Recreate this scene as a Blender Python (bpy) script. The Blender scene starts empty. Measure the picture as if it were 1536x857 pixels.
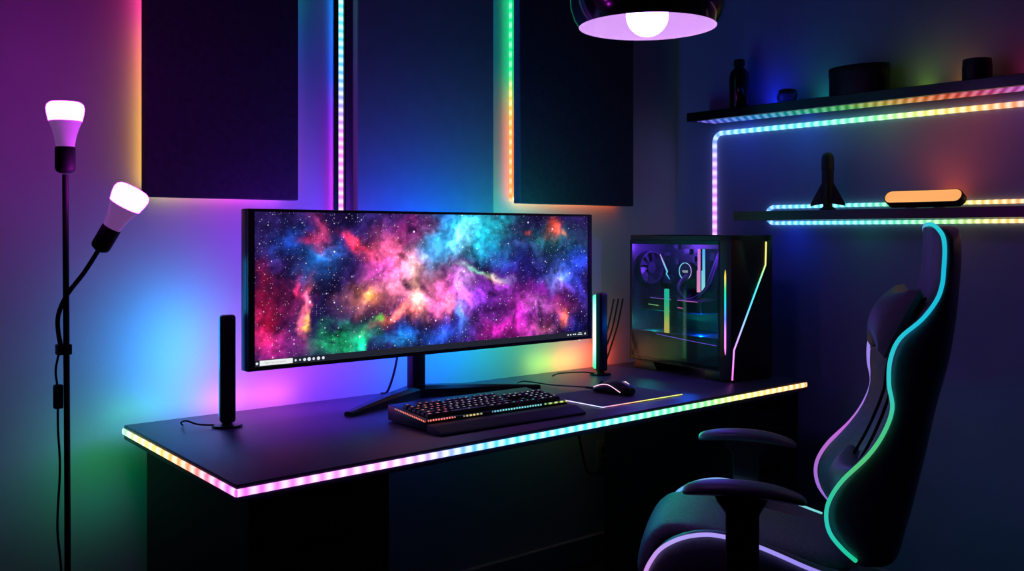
import bpy, bmesh, math, random
import numpy as np
from mathutils import Vector, Matrix

random.seed(7)
C = bpy.context.scene.collection
S = bpy.context.scene
PI = math.pi
R = math.radians

# ------------------------------------------------------------------ helpers
def lin(c):
    out = []
    for v in c:
        v = v / 255.0
        out.append(v / 12.92 if v <= 0.04045 else ((v + 0.055) / 1.055) ** 2.4)
    return tuple(out)

def V(*a):
    return Vector(a)

def grad(stops):
    st = [(t, lin(c)) for t, c in stops]
    def f(t):
        if t <= st[0][0]:
            return st[0][1]
        for (a, ca), (b, cb) in zip(st, st[1:]):
            if t <= b:
                k = (t - a) / (b - a)
                return tuple(x + (y - x) * k for x, y in zip(ca, cb))
        return st[-1][1]
    return f

def interp(tab, x):
    if x <= tab[0][0]:
        return tab[0][1]
    for (a, fa), (b, fb) in zip(tab, tab[1:]):
        if x <= b:
            return fa + (fb - fa) * (x - a) / (b - a)
    return tab[-1][1]

def nodes(name):
    m = bpy.data.materials.new(name)
    m.use_nodes = True
    nt = m.node_tree
    nt.nodes.clear()
    out = nt.nodes.new('ShaderNodeOutputMaterial')
    return m, nt, out

def mat(name, rgb, rough=0.5, metal=0.0, vary=0.15, scale=20, bump=0.0, coat=0.0, spec=0.5):
    """principled surface whose colour and roughness are broken up by noise"""
    m, nt, out = nodes(name)
    b = nt.nodes.new('ShaderNodeBsdfPrincipled')
    tc = nt.nodes.new('ShaderNodeTexCoord')
    nz = nt.nodes.new('ShaderNodeTexNoise')
    nz.inputs['Scale'].default_value = scale
    nz.inputs['Detail'].default_value = 4
    nt.links.new(tc.outputs['Object'], nz.inputs['Vector'])
    cr = nt.nodes.new('ShaderNodeValToRGB')
    c = lin(rgb)
    cr.color_ramp.elements[0].position = 0.3
    cr.color_ramp.elements[1].position = 0.7
    cr.color_ramp.elements[0].color = tuple(x * (1 - vary) for x in c) + (1,)
    cr.color_ramp.elements[1].color = tuple(min(1, x * (1 + vary)) for x in c) + (1,)
    nt.links.new(nz.outputs['Fac'], cr.inputs['Fac'])
    nt.links.new(cr.outputs['Color'], b.inputs['Base Color'])
    b.inputs['Roughness'].default_value = rough
    b.inputs['Metallic'].default_value = metal
    b.inputs['Coat Weight'].default_value = coat
    b.inputs['Specular IOR Level'].default_value = spec
    if bump:
        bp = nt.nodes.new('ShaderNodeBump')
        bp.inputs['Strength'].default_value = bump
        bp.inputs['Distance'].default_value = 0.002
        n2 = nt.nodes.new('ShaderNodeTexNoise')
        n2.inputs['Scale'].default_value = scale * 12
        nt.links.new(tc.outputs['Object'], n2.inputs['Vector'])
        nt.links.new(n2.outputs['Fac'], bp.inputs['Height'])
        nt.links.new(bp.outputs['Normal'], b.inputs['Normal'])
    nt.links.new(b.outputs['BSDF'], out.inputs['Surface'])
    return m

def glow(name, strength, dots=False, white=0.6, low=0.45, pale=0.0):
    """emission coloured by the mesh's own colour gradient, optionally in LED dots along the strip"""
    m, nt, out = nodes(name)
    e = nt.nodes.new('ShaderNodeEmission')
    at = nt.nodes.new('ShaderNodeAttribute')
    at.attribute_name = 'Col'
    e.inputs['Strength'].default_value = strength
    if dots:
        uv = nt.nodes.new('ShaderNodeUVMap')
        sp = nt.nodes.new('ShaderNodeSeparateXYZ')
        nt.links.new(uv.outputs['UV'], sp.inputs['Vector'])
        def math_(op, a, b=None):
            n = nt.nodes.new('ShaderNodeMath')
            n.operation = op
            if isinstance(a, (int, float)):
                n.inputs[0].default_value = a
            else:
                nt.links.new(a, n.inputs[0])
            if b is not None:
                if isinstance(b, (int, float)):
                    n.inputs[1].default_value = b
                else:
                    nt.links.new(b, n.inputs[1])
            return n.outputs[0]
        cs = math_('COSINE', math_('MULTIPLY', sp.outputs['X'], 2 * PI))
        d = math_('MULTIPLY_ADD', cs, 0.5)
        d.node.inputs[2].default_value = 0.5
        d = math_('POWER', d, 0.9)
        mx = nt.nodes.new('ShaderNodeMix')
        mx.data_type = 'RGBA'
        wf = math_('MULTIPLY_ADD', d, white)
        wf.node.inputs[2].default_value = pale
        nt.links.new(wf, mx.inputs['Factor'])
        nt.links.new(at.outputs['Color'], mx.inputs['A'])
        mx.inputs['B'].default_value = (1, 1, 1, 1)
        st = math_('MULTIPLY_ADD', d, strength * (1 - low))
        st.node.inputs[2].default_value = strength * low
        nt.links.new(mx.outputs['Result'], e.inputs['Color'])
        nt.links.new(st, e.inputs['Strength'])
    else:
        nt.links.new(at.outputs['Color'], e.inputs['Color'])
    nt.links.new(e.outputs['Emission'], out.inputs['Surface'])
    return m

def plain_glow(name, rgb_linear, strength, scale=8):
    m, nt, out = nodes(name)
    e = nt.nodes.new('ShaderNodeEmission')
    tc = nt.nodes.new('ShaderNodeTexCoord')
    nz = nt.nodes.new('ShaderNodeTexNoise')
    nz.inputs['Scale'].default_value = scale
    nt.links.new(tc.outputs['Object'], nz.inputs['Vector'])
    mr = nt.nodes.new('ShaderNodeMapRange')
    mr.inputs['To Min'].default_value = strength * 0.93
    mr.inputs['To Max'].default_value = strength * 1.07
    nt.links.new(nz.outputs['Fac'], mr.inputs['Value'])
    nt.links.new(mr.outputs['Result'], e.inputs['Strength'])
    e.inputs['Color'].default_value = tuple(rgb_linear) + (1,)
    nt.links.new(e.outputs['Emission'], out.inputs['Surface'])
    return m

# ---- bmesh shapes
def bx(bm, x0, x1, y0, y1, z0, z1, bevel=0.0, seg=2, M=None):
    n0 = len(bm.verts)
    r = bmesh.ops.create_cube(bm, size=1)
    vs = r['verts']
    for v in vs:
        v.co = Vector((x0 + (v.co.x + .5) * (x1 - x0), y0 + (v.co.y + .5) * (y1 - y0), z0 + (v.co.z + .5) * (z1 - z0)))
    if bevel:
        es = list({e for v in vs for e in v.link_edges})
        rr = bmesh.ops.bevel(bm, geom=es, offset=bevel, segments=seg, affect='EDGES', profile=0.5)
        vs = list({v for f in rr['faces'] for v in f.verts} | {v for v in vs if v.is_valid})
    if M is not None:
        for v in vs:
            v.co = M @ v.co
    return vs

def lathe(bm, prof, n=32, M=None, cap=True):
    rings = []
    for r, z in prof:
        if r < 1e-6:
            rings.append([bm.verts.new((0, 0, z))])
        else:
            rings.append([bm.verts.new((r * math.cos(2 * PI * k / n), r * math.sin(2 * PI * k / n), z)) for k in range(n)])
    for a, b in zip(rings, rings[1:]):
        for k in range(n):
            k2 = (k + 1) % n
            if len(a) == 1 and len(b) == 1:
                continue
            if len(a) == 1:
                bm.faces.new((a[0], b[k2], b[k]))
            elif len(b) == 1:
                bm.faces.new((a[k], a[k2], b[0]))
            else:
                bm.faces.new((a[k], a[k2], b[k2], b[k]))
    if cap:
        for rg, fl in ((rings[0], True), (rings[-1], False)):
            if len(rg) > 1:
                bm.faces.new(rg[::-1] if fl else rg)
    vs = [v for rg in rings for v in rg]
    if M is not None:
        for v in vs:
            v.co = M @ v.co
    return vs

def loft(bm, rings, close=True, cap=True):
    """rings: lists of points, joined into a skin"""
    rr = [[bm.verts.new(p) for p in rg] for rg in rings]
    n = len(rr[0])
    for a, b in zip(rr, rr[1:]):
        for k in range(n if close else n - 1):
            k2 = (k + 1) % n
            bm.faces.new((a[k], a[k2], b[k2], b[k]))
    if cap and close:
        bm.faces.new(rr[0][::-1])
        bm.faces.new(rr[-1])
    return rr

def prism(bm, pts, axis, a, b, bevel=0.0):
    """polygon given in the two axes other than `axis`, pushed from a to b"""
    def p3(p, t):
        return (t, p[0], p[1]) if axis == 0 else ((p[0], t, p[1]) if axis == 1 else (p[0], p[1], t))
    A = [bm.verts.new(p3(p, a)) for p in pts]
    B = [bm.verts.new(p3(p, b)) for p in pts]
    n = len(pts)
    fs = [bm.faces.new(A), bm.faces.new(B[::-1])]
    for k in range(n):
        fs.append(bm.faces.new((A[k], B[k], B[(k + 1) % n], A[(k + 1) % n])))
    if bevel:
        es = list({e for f in fs for e in f.edges})
        bmesh.ops.bevel(bm, geom=es, offset=bevel, segments=2, affect='EDGES', profile=0.5)

def spline(pts, per=8):
    P = [Vector(p) for p in pts]
    out = []
    for i in range(len(P) - 1):
        p0 = P[max(i - 1, 0)]; p1 = P[i]; p2 = P[i + 1]; p3 = P[min(i + 2, len(P) - 1)]
        for k in range(per):
            t = k / per
            out.append(0.5 * ((2 * p1) + (p2 - p0) * t + (2 * p0 - 5 * p1 + 4 * p2 - p3) * t * t + (3 * p1 - p0 - 3 * p2 + p3) * t ** 3))
    out.append(P[-1])
    return out

def tube(bm, path, r, n=8, col=None):
    """path: list of points; r: number or function of t; optional colour gradient"""
    P = [Vector(p) for p in path]
    L = [0.0]
    for a, b in zip(P, P[1:]):
        L.append(L[-1] + (b - a).length)
    T = []
    for i in range(len(P)):
        t = (P[min(i + 1, len(P) - 1)] - P[max(i - 1, 0)])
        T.append(t.normalized())
    up = Vector((0, 0, 1)) if abs(T[0].z) < 0.9 else Vector((1, 0, 0))
    u = (up - T[0] * up.dot(T[0])).normalized()
    rings = []
    lay = bm.verts.layers.float_color.get('Col') if col else None
    for i in range(len(P)):
        u = (u - T[i] * u.dot(T[i])).normalized()
        w = T[i].cross(u)
        t = L[i] / L[-1]
        rad = r(t) if callable(r) else r
        rg = []
        for k in range(n):
            v = bm.verts.new(P[i] + rad * (u * math.cos(2 * PI * k / n) + w * math.sin(2 * PI * k / n)))
            if lay is not None:
                v[lay] = tuple(col(t)) + (1,)
            rg.append(v)
        rings.append(rg)
    for a, b in zip(rings, rings[1:]):
        for k in range(n):
            bm.faces.new((a[k], a[(k + 1) % n], b[(k + 1) % n], b[k]))
    bm.faces.new(rings[0][::-1]); bm.faces.new(rings[-1])

def col_bm():
    bm = bmesh.new()
    bm.verts.layers.float_color.new('Col')
    return bm

def strip(bm, path, frames, w, t, col, pitch=0.033, step=0.012, skew=0.0):
    """flat half-round LED strip along path; frames = one (wdir, ndir) per path point or a single pair"""
    P = [Vector(p) for p in path]
    if isinstance(frames, tuple):
        frames = [frames] * len(P)
    frames = [(Vector(a), Vector(b)) for a, b in frames]
    pts, fr = [], []
    for i in range(len(P) - 1):
        n = max(1, int((P[i + 1] - P[i]).length / step))
        for k in range(n):
            s = k / n
            pts.append(P[i].lerp(P[i + 1], s))
            fa, fb = frames[i], frames[i + 1]
            if (fa[1] - fb[1]).length > 1e-4:
                # keep the facing of the straight run, mitre only in the end rings
                fr.append(fa if k else fa)
            else:
                fr.append(fa)
    pts.append(P[-1]); fr.append(frames[-1])
    L = [0.0]
    for a, b in zip(pts, pts[1:]):
        L.append(L[-1] + (b - a).length)
    lay = bm.verts.layers.float_color.get('Col')
    uvl = bm.loops.layers.uv.get('UVMap') or bm.loops.layers.uv.new('UVMap')
    prof = [(-.5, 0), (-.5, .6), (-.3, 1), (.3, 1), (.5, .6), (.5, 0)]
    rings = []
    for p, (wd, nd), l in zip(pts, fr, L):
        rg = []
        for a, b in prof:
            v = bm.verts.new(p + wd * (a * w) + nd * (b * t))
            v[lay] = tuple(col(l / L[-1])) + (1,)
            rg.append(v)
        rings.append(rg)
    n = len(prof)
    for i in range(len(rings) - 1):
        a, b = rings[i], rings[i + 1]
        for k in range(n):
            f = bm.faces.new((a[k], a[(k + 1) % n], b[(k + 1) % n], b[k]))
            for lp in f.loops:
                u = L[i] if lp.vert in a else L[i + 1]
                kk = (a if lp.vert in a else b).index(lp.vert)
                lp[uvl].uv = ((u + skew * prof[kk][0] * w) / pitch, k / n)
    for rg in (rings[0][::-1], rings[-1]):
        f = bm.faces.new(rg)
        for lp in f.loops:
            lp[uvl].uv = (0.5, 0)

def slice_z(bm, z0, z1, n):
    for k in range(1, n):
        bmesh.ops.bisect_plane(bm, geom=bm.verts[:] + bm.edges[:] + bm.faces[:], plane_co=(0, 0, z0 + (z1 - z0) * k / n), plane_no=(0, 0, 1))

def paint(bm, fn):
    lay = bm.verts.layers.float_color.get('Col') or bm.verts.layers.float_color.new('Col')
    for v in bm.verts:
        v[lay] = tuple(fn(v.co)) + (1,)

def obj(name, bm, material, parent=None, smooth=True, sub=0, angle=40, label=None):
    me = bpy.data.meshes.new(name)
    bmesh.ops.recalc_face_normals(bm, faces=bm.faces)
    bm.to_mesh(me); bm.free()
    if smooth:
        me.polygons.foreach_set('use_smooth', [True] * len(me.polygons))
        if not sub:
            me.set_sharp_from_angle(angle=R(angle))
    ms = material if isinstance(material, (list, tuple)) else [material]
    for m in ms:
        me.materials.append(m)
    o = bpy.data.objects.new(name, me)
    C.objects.link(o)
    if parent:
        o.parent = parent
    if sub:
        md = o.modifiers.new('soften', 'SUBSURF')
        md.levels = sub; md.render_levels = sub
    if label:
        o['label'] = label
    return o

def tag(o, label, cat, group=None, kind=None):
    o['label'] = label; o['category'] = cat
    if group: o['group'] = group
    if kind: o['kind'] = kind
    return o

def thing(name, label, cat, loc=(0, 0, 0), rotz=0.0, group=None):
    o = bpy.data.objects.new(name, None)
    o.empty_display_size = 0.05
    C.objects.link(o)
    o.location = loc; o.rotation_euler = (0, 0, rotz)
    return tag(o, label, cat, group)

def struct(name, bm, m, parent=None, smooth=False):
    o = obj(name, bm, m, parent, smooth=smooth)
    if parent is None:
        o['kind'] = 'structure'
    return o

def text_bm(body, size, extrude=0.0003):
    cu = bpy.data.curves.new('lettering', 'FONT')
    cu.body = body; cu.size = size; cu.extrude = extrude
    cu.align_x = 'CENTER'; cu.align_y = 'CENTER'
    cu.resolution_u = 2
    o = bpy.data.objects.new('lettering', cu)
    C.objects.link(o)
    dg = bpy.context.evaluated_depsgraph_get()
    me = bpy.data.meshes.new_from_object(o.evaluated_get(dg))
    bm = bmesh.new(); bm.from_mesh(me)
    bpy.data.objects.remove(o); bpy.data.curves.remove(cu); bpy.data.meshes.remove(me)
    return bm

def area(name, loc, aim, rgb, watts, sx, sy, spread=180):
    l = bpy.data.lights.new(name, 'AREA')
    l.shape = 'RECTANGLE'; l.size = sx; l.size_y = sy
    l.color = lin(rgb); l.energy = watts; l.spread = R(spread)
    o = bpy.data.objects.new(name, l)
    C.objects.link(o)
    o.location = loc
    o.rotation_euler = Vector(aim).to_track_quat('-Z', 'Y').to_euler()
    return o

def point(name, loc, rgb, watts, rad=0.01):
    l = bpy.data.lights.new(name, 'POINT')
    l.color = lin(rgb); l.energy = watts; l.shadow_soft_size = rad
    o = bpy.data.objects.new(name, l)
    C.objects.link(o); o.location = loc
    return o

# ------------------------------------------------------------------ materials
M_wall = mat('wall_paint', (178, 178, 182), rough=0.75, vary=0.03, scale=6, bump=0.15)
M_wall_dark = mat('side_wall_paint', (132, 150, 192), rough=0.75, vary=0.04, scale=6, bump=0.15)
M_floor = mat('dark_floor', (44, 40, 40), rough=0.5, vary=0.35, scale=4)
M_base = mat('baseboard_paint', (150, 152, 160), rough=0.5, vary=0.04)
M_desk = mat('black_laminate', (60, 58, 90), rough=0.42, vary=0.12, scale=30, bump=0.12, spec=0.5)
M_cab = mat('black_cabinet', (22, 21, 24), rough=0.55, vary=0.1, spec=0.35)
M_dark = mat('dark_recess', (6, 6, 7), rough=0.8, spec=0.1)
M_plastic = mat('black_plastic', (24, 24, 29), rough=0.38, vary=0.1)
M_matte = mat('matte_black', (30, 30, 38), rough=0.6, vary=0.1, bump=0.1)
M_shelf = mat('shelf_board', (20, 20, 23), rough=0.3, vary=0.1, spec=0.6)
M_panel = mat('felt_panel', (62, 58, 74), rough=0.95, vary=0.15, scale=60, bump=0.3, spec=0.1)
M_panel_blue = mat('painted_panel', (112, 114, 124), rough=0.8, vary=0.06, scale=20, bump=0.2, spec=0.2)
M_cable = mat('cable_rubber', (10, 10, 11), rough=0.5)
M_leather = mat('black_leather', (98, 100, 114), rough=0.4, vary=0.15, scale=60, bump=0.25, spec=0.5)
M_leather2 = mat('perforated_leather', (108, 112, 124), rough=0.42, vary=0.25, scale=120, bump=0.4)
M_armpad = mat('soft_armpad', (84, 84, 98), rough=0.4, vary=0.1)
M_metal = mat('dark_steel', (46, 46, 52), rough=0.32, metal=0.8, vary=0.15)
M_silver = mat('brushed_metal', (120, 120, 130), rough=0.3, metal=1.0, vary=0.1)
M_shade = mat('gloss_black_shade', (14, 13, 18), rough=0.16, vary=0.1, coat=0.4)
M_bulbbody = mat('bulb_collar', (225, 215, 230), rough=0.45, vary=0.04)
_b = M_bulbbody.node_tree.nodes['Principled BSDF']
_b.inputs['Emission Color'].default_value = (.30, .10, .42, 1); _b.inputs['Emission Strength'].default_value = .45  # mild mauve emission stands in for bulb light falling on the collar
M_key = mat('keycap_plastic', (20, 20, 23), rough=0.45, vary=0.15)
M_outlet = mat('outlet_plate', (150, 140, 130), rough=0.5, vary=0.05)
M_pad = mat('mouse_mat_cloth', (78, 74, 104), rough=0.7, vary=0.15, scale=200, bump=0.2)
M_board = mat('circuit_board', (22, 24, 34), rough=0.45, vary=0.5, scale=90)
M_fan = mat('fan_plastic', (52, 50, 66), rough=0.4, vary=0.1)
M_jar = mat('stoneware', (20, 19, 21), rough=0.5, vary=0.15)
M_trim = mat('strip_channel', (10, 10, 12), rough=0.5)

M_led = glow('led_strip_glow', 2.2, dots=True, white=0.28, low=0.74, pale=0.05)
M_rope = glow('led_rope_glow', 1.85, dots=True, white=0.24, low=0.68, pale=0.06)
M_led_refl = glow('led_reflection_glow', 0.95, dots=True, white=0.15, low=0.55)
M_halo = glow('panel_halo_glow', 15.0)
M_side = glow('added_side_glow', 9.0)
M_halo_dots = glow('panel_halo_dots', 2.3, dots=True, white=0.15, low=0.75)
M_pipe = glow('piping_glow', 0.95)
M_line = glow('line_glow', 1.5)
M_diff = glow('diffuser_glow', 2.6)
M_key_led = glow('key_glow', 1.3, dots=True, white=0.25, low=0.05)
M_bulb = plain_glow('bulb_glow', (1.15, 0.045, 1.45), 22)
M_pend = plain_glow('pendant_bulb_glow', (0.55, 0.27, 1.5), 10.5)

# glass: clear tinted sheet with a mirror sheen
def glass_mat(name, tint, gloss=0.05, tex=0.04, top=0.5):
    m, nt, out = nodes(name)
    tr = nt.nodes.new('ShaderNodeBsdfTransparent')
    gl = nt.nodes.new('ShaderNodeBsdfGlossy')
    gl.inputs['Roughness'].default_value = 0.02
    lw = nt.nodes.new('ShaderNodeLayerWeight'); lw.inputs['Blend'].default_value = 0.25
    nz = nt.nodes.new('ShaderNodeTexNoise'); nz.inputs['Scale'].default_value = 5
    tc = nt.nodes.new('ShaderNodeTexCoord')
    nt.links.new(tc.outputs['Object'], nz.inputs['Vector'])
    cr = nt.nodes.new('ShaderNodeValToRGB')
    cr.color_ramp.elements[0].color = tuple(x * (1 - tex) for x in tint) + (1,)
    cr.color_ramp.elements[1].color = tuple(tint) + (1,)
    nt.links.new(nz.outputs['Fac'], cr.inputs['Fac'])
    nt.links.new(cr.outputs['Color'], tr.inputs['Color'])
    mr = nt.nodes.new('ShaderNodeMapRange')
    mr.inputs['To Min'].default_value = gloss; mr.inputs['To Max'].default_value = top
    nt.links.new(lw.outputs['Fresnel'], mr.inputs['Value'])
    mx = nt.nodes.new('ShaderNodeMixShader')
    nt.links.new(mr.outputs['Result'], mx.inputs['Fac'])
    nt.links.new(tr.outputs['BSDF'], mx.inputs[1]); nt.links.new(gl.outputs['BSDF'], mx.inputs[2])
    nt.links.new(mx.outputs['Shader'], out.inputs['Surface'])
    return m
M_glass = glass_mat('tinted_glass', (0.74, 0.77, 0.82), 0.015, top=0.16)
M_clear = glass_mat('clear_glass', (0.75, 0.75, 0.8), 0.08)

# ------------------------------------------------------------------ room
WB, WR, CEIL = 2.55, 3.02, 2.55
DZ = 0.72
bm = bmesh.new(); bx(bm, -1.6, WR + .1, WB, WB + .1, 0, CEIL); struct('wall_back', bm, M_wall)
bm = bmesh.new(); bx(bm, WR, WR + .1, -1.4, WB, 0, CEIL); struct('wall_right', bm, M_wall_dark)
bm = bmesh.new(); bx(bm, -1.6, WR + .1, -1.4, WB + .1, -.1, 0); struct('floor', bm, M_floor)
bm = bmesh.new(); bx(bm, -1.6, WR + .1, -1.4, WB + .1, CEIL, CEIL + .1); struct('ceiling', bm, mat('ceiling_paint', (120, 120, 124), rough=.9, vary=.03))
bm = bmesh.new(); bx(bm, -1.6, WR - .014, WB - .014, WB, 0, .098, .004, 1); struct('baseboard_back', bm, M_base)
bm = bmesh.new(); bx(bm, WR - .014, WR, -1.4, WB, 0, .098, .004, 1); struct('baseboard_right', bm, M_base)

# ------------------------------------------------------------------ wall panels with halo strips
def panel(name, label, x0, x1, z0, z1, front, back, m, strips):
    t = thing('acoustic_panel', label, 'wall panel', ((x0 + x1) / 2, WB, z0))
    ox, oz = (x0 + x1) / 2, z0
    b = bmesh.new(); bx(b, x0 - ox, x1 - ox, front - WB, back - WB, 0, z1 - z0, .003, 1); obj('board', b, m, t)
    if back < WB - 0.005:
        for bx0 in (x0 - ox + .06, x1 - ox - .09):
            b = bmesh.new()
            bx(b, bx0, bx0 + .03, back - WB - .001, 0, .10, z1 - z0 - .1)
            obj('mounting_batten', b, M_dark, t)
    for (a, c, nd, g) in strips:
        b = col_bm()
        yy = (back + WB) / 2 - WB
        strip(b, [(a[0] - ox, yy, a[1] - oz), (c[0] - ox, yy, c[1] - oz)], ((0, 1, 0), nd), .012, .004, grad(g), pitch=.033)
        obj('led_strip', b, M_halo_dots if 'green' in label and a[0] < 2.15 else M_halo, t, smooth=False, label='glowing strip behind the panel edge')
    return t

panel('wall_panel', 'dark plum felt wall panel with pink and yellow glow along its left edge', .897, 1.323, 1.292, 2.25, 2.48, 2.515, M_panel, [
    ((.918, 1.32), (.918, 2.24), (-1, 0, 0), [(0, (200, 150, 40)), (.2, (210, 150, 50)), (.36, (225, 120, 80)), (.5, (235, 60, 130)), (1, (240, 40, 140))]),
    ((1.306, 1.32), (1.306, 2.24), (1, 0, 0), [(0, (200, 70, 230)), (.30, (120, 60, 230)), (.48, (30, 110, 230)), (.62, (0, 170, 150)), (1, (0, 180, 110))]),
    ((.93, 1.312), (1.30, 1.312), (0, 0, -1), [(0, (170, 170, 50)), (.3, (200, 120, 110)), (.6, (230, 70, 170)), (1, (190, 70, 220))])])
panel('wall_panel', 'wide flush blue-lit wall panel behind the monitor, beside the upright strip', 1.526, 2.046, 1.10, 2.25, 2.50, 2.53, M_panel_blue, [
    ((2.034, 1.12), (2.034, 2.24), (1, 0, 0), [(0, (0, 150, 110)), (.25, (0, 150, 140)), (.5, (0, 130, 200)), (1, (0, 120, 220))])])
panel('wall_panel', 'narrow dark felt wall panel nearest the corner with green and orange left glow', 2.142, 2.70, 1.30, 2.25, 2.48, 2.515, M_panel, [
    ((2.146, 1.31), (2.146, 2.24), (-1, 0, 0), [(0, (245, 130, 60)), (.3, (235, 150, 60)), (.40, (180, 190, 80)), (.46, (0, 200, 110)), (1, (0, 220, 140))]),
    ((2.17, 1.32), (2.17, 2.24), (-1, 0, 0), [(0, (245, 110, 40)), (.28, (235, 130, 50)), (.36, (150, 170, 70)), (.43, (0, 190, 100)), (1, (0, 210, 120))]),  # second strip, hidden, added to strengthen the wash on the wall
    ((2.16, 1.318), (2.68, 1.318), (0, 0, -1), [(0, (230, 180, 80)), (.5, (230, 120, 50)), (1, (160, 50, 20))])])

# upright strip on its channel between the panels
t = thing('light_strip', 'upright dotted cyan to pink light strip between the wall panels', 'light strip', (1.488, WB, 1.0))
b = bmesh.new()
bx(b, -.016, -.0095, -.022, 0, 0, 1.24); bx(b, .0095, .016, -.022, 0, 0, 1.24); bx(b, -.0095, .0095, -.012, 0, 0, 1.24); bx(b, -.0255, -.0155, -.022, -.0185, 0, 1.24)
obj('channel', b, M_trim, t, smooth=False)
b = col_bm()
strip(b, [(0, -.012, 0), (0, -.012, 1.24)], ((1, 0, 0), (0, -1, 0)), .018, .009,
      grad([(0, (225, 90, 225)), (.27, (230, 90, 230)), (.38, (205, 90, 245)), (.46, (130, 110, 250)), (.53, (60, 150, 250)), (.62, (30, 180, 245)), (.75, (30, 205, 245)), (1, (40, 210, 245))]), pitch=.0245)
obj('led_strip', b, M_led, t, smooth=False)

b = col_bm()  # hidden glow added to brighten the wall left of the channel
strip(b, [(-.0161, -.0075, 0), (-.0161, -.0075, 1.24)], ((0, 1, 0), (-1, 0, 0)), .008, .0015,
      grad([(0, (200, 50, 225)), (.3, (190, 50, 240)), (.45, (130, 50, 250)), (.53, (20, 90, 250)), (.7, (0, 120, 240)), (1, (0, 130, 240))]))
obj('led_strip', b, M_side, t, smooth=False, label='added hidden glow beside the channel, washing the wall')

# ------------------------------------------------------------------ desk
t = thing('desk', 'long black desktop with a rainbow light strip around its edge', 'desk', (.81, 1.763, DZ - .036))
O = V(.81, 1.763, DZ - .036)
FL, BL, FR, BR = V(.8097, 1.7631, 0), V(.8481, 2.497, 0), V(2.8113, 1.823, 0), V(2.836, 2.497, 0)
b = bmesh.new()
prism(b, [(p.x - O.x, p.y - O.y) for p in (FL, FR, BR, BL)], 2, 0, .036, .0025)
obj('board', b, M_desk, t)
def edge_strip(p, q, side, g, name_label, pitch=.0335):
    b = col_bm()
    d = (q - p).normalized()
    n = V(d.y, -d.x, 0) * side
    zc = .0205
    A = p + n * .0005 - O; A.z = zc
    B = q + n * .0005 - O; B.z = zc
    strip(b, [A, B], ((0, 0, 1), n), .0145, .004, grad(g), pitch=pitch)
    obj('led_strip', b, M_led, t, smooth=False, label=name_label)
edge_strip(FL, FR, 1, [(0, (235, 70, 225)), (.07, (240, 100, 230)), (.17, (225, 130, 240)), (.235, (150, 140, 245)), (.29, (60, 160, 250)), (.36, (0, 190, 240)), (.46, (0, 195, 220)), (.56, (0, 205, 170)), (.66, (20, 210, 130)), (.74, (90, 210, 90)), (.81, (200, 200, 70)), (.89, (240, 180, 70)), (1, (245, 150, 60))], 'front run, pink through cyan to orange')
edge_strip(BL, FL, 1, [(0, (110, 235, 170)), (.14, (190, 220, 130)), (.3, (240, 205, 90)), (.5, (250, 160, 60)), (.68, (245, 110, 70)), (.84, (240, 80, 150)), (1, (235, 70, 225))], 'end run, green through orange to pink', .056)

# drawer units under the desk
def drawer_unit(label, x0, y0, w, d, h):
    t = thing('drawer_unit', label, 'drawer cabinet', (x0, y0, 0), 0, 'black drawer units carrying the desk')
    b = bmesh.new()
    bx(b, 0, .016, 0, d, 0, h, .001, 1); bx(b, w - .016, w, 0, d, 0, h, .001, 1)
    bx(b, .016, w - .016, 0.001, d, h - .018, h); bx(b, .016, w - .016, .001, d, 0, .05); bx(b, .016, w - .016, d - .012, d, .05, h - .018)
    obj('carcass', b, M_cab, t)
    n, top, bot = 6, h - .020, .052
    ph = (top - bot) / n
    for k in range(n):
        z1 = top - k * ph - .002; z0 = top - (k + 1) * ph + .002
        b = bmesh.new()
        c0, c1, dip = w * .30, w * .78, .026
        pts = [(.018, z0), (w - .018, z0), (w - .018, z1), (c1, z1)]
        for s in range(1, 8):
            a = s / 8
            pts.append((c1 + (c0 - c1) * a, z1 - dip * min(1, 1.9 * math.sin(PI * a))))
        pts += [(c0, z1), (.018, z1)]
        prism(b, pts, 1, .003, .02)
        bx(b, .025, w - .025, .02, .03, z0 + .004, z1 - dip - .01)
        dr = obj('drawer', b, M_cab, t, smooth=False)
        b = bmesh.new(); bx(b, c0, c1, .021, .024, z1 - dip - .002, z1 - .002)
        obj('handle_recess', b, M_dark, dr, smooth=False)
    return t
drawer_unit('black drawer unit with cut-out handles under the left, pink-lit end of the desk', .868, 1.835, .334, .56, DZ - .037)
drawer_unit('black drawer unit under the computer end of the desk, behind the chair arms', 2.467, 1.845, .334, .56, DZ - .037)

# ------------------------------------------------------------------ monitor
mon = thing('monitor', 'ultrawide black monitor showing a colourful nebula wallpaper', 'monitor', (1.665, 2.36, DZ))
OX, OY, OZ = 1.665, 2.36, DZ
b = bmesh.new()
bx(b, 1.067 - OX, 2.262 - OX, 2.264 - OY, 2.300 - OY, .857 - OZ, 1.261 - OZ, .004, 2)
bx(b, 1.30 - OX, 2.03 - OX, 2.298 - OY, 2.33 - OY, .90 - OZ, 1.20 - OZ, .012, 2)
obj('housing', b, M_plastic, mon)
# bezel ring
b = bmesh.new()
x0, x1, z0, z1 = 1.067 - OX, 2.262 - OX, .857 - OZ, 1.261 - OZ
sx0, sx1, sz0, sz1 = 1.0855 - OX, 2.2445 - OX, .8675 - OZ, 1.2535 - OZ
for (a0, a1, c0, c1) in ((x0 + .001, sx0, z0 + .001, z1 - .001), (sx1, x1 - .001, z0 + .001, z1 - .001), (sx0, sx1, z0 + .001, sz0), (sx0, sx1, sz1, z1 - .001)):
    bx(b, a0, a1, 2.2605 - OY, 2.2645 - OY, c0, c1)
obj('bezel', b, M_plastic, mon, smooth=False)

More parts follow.
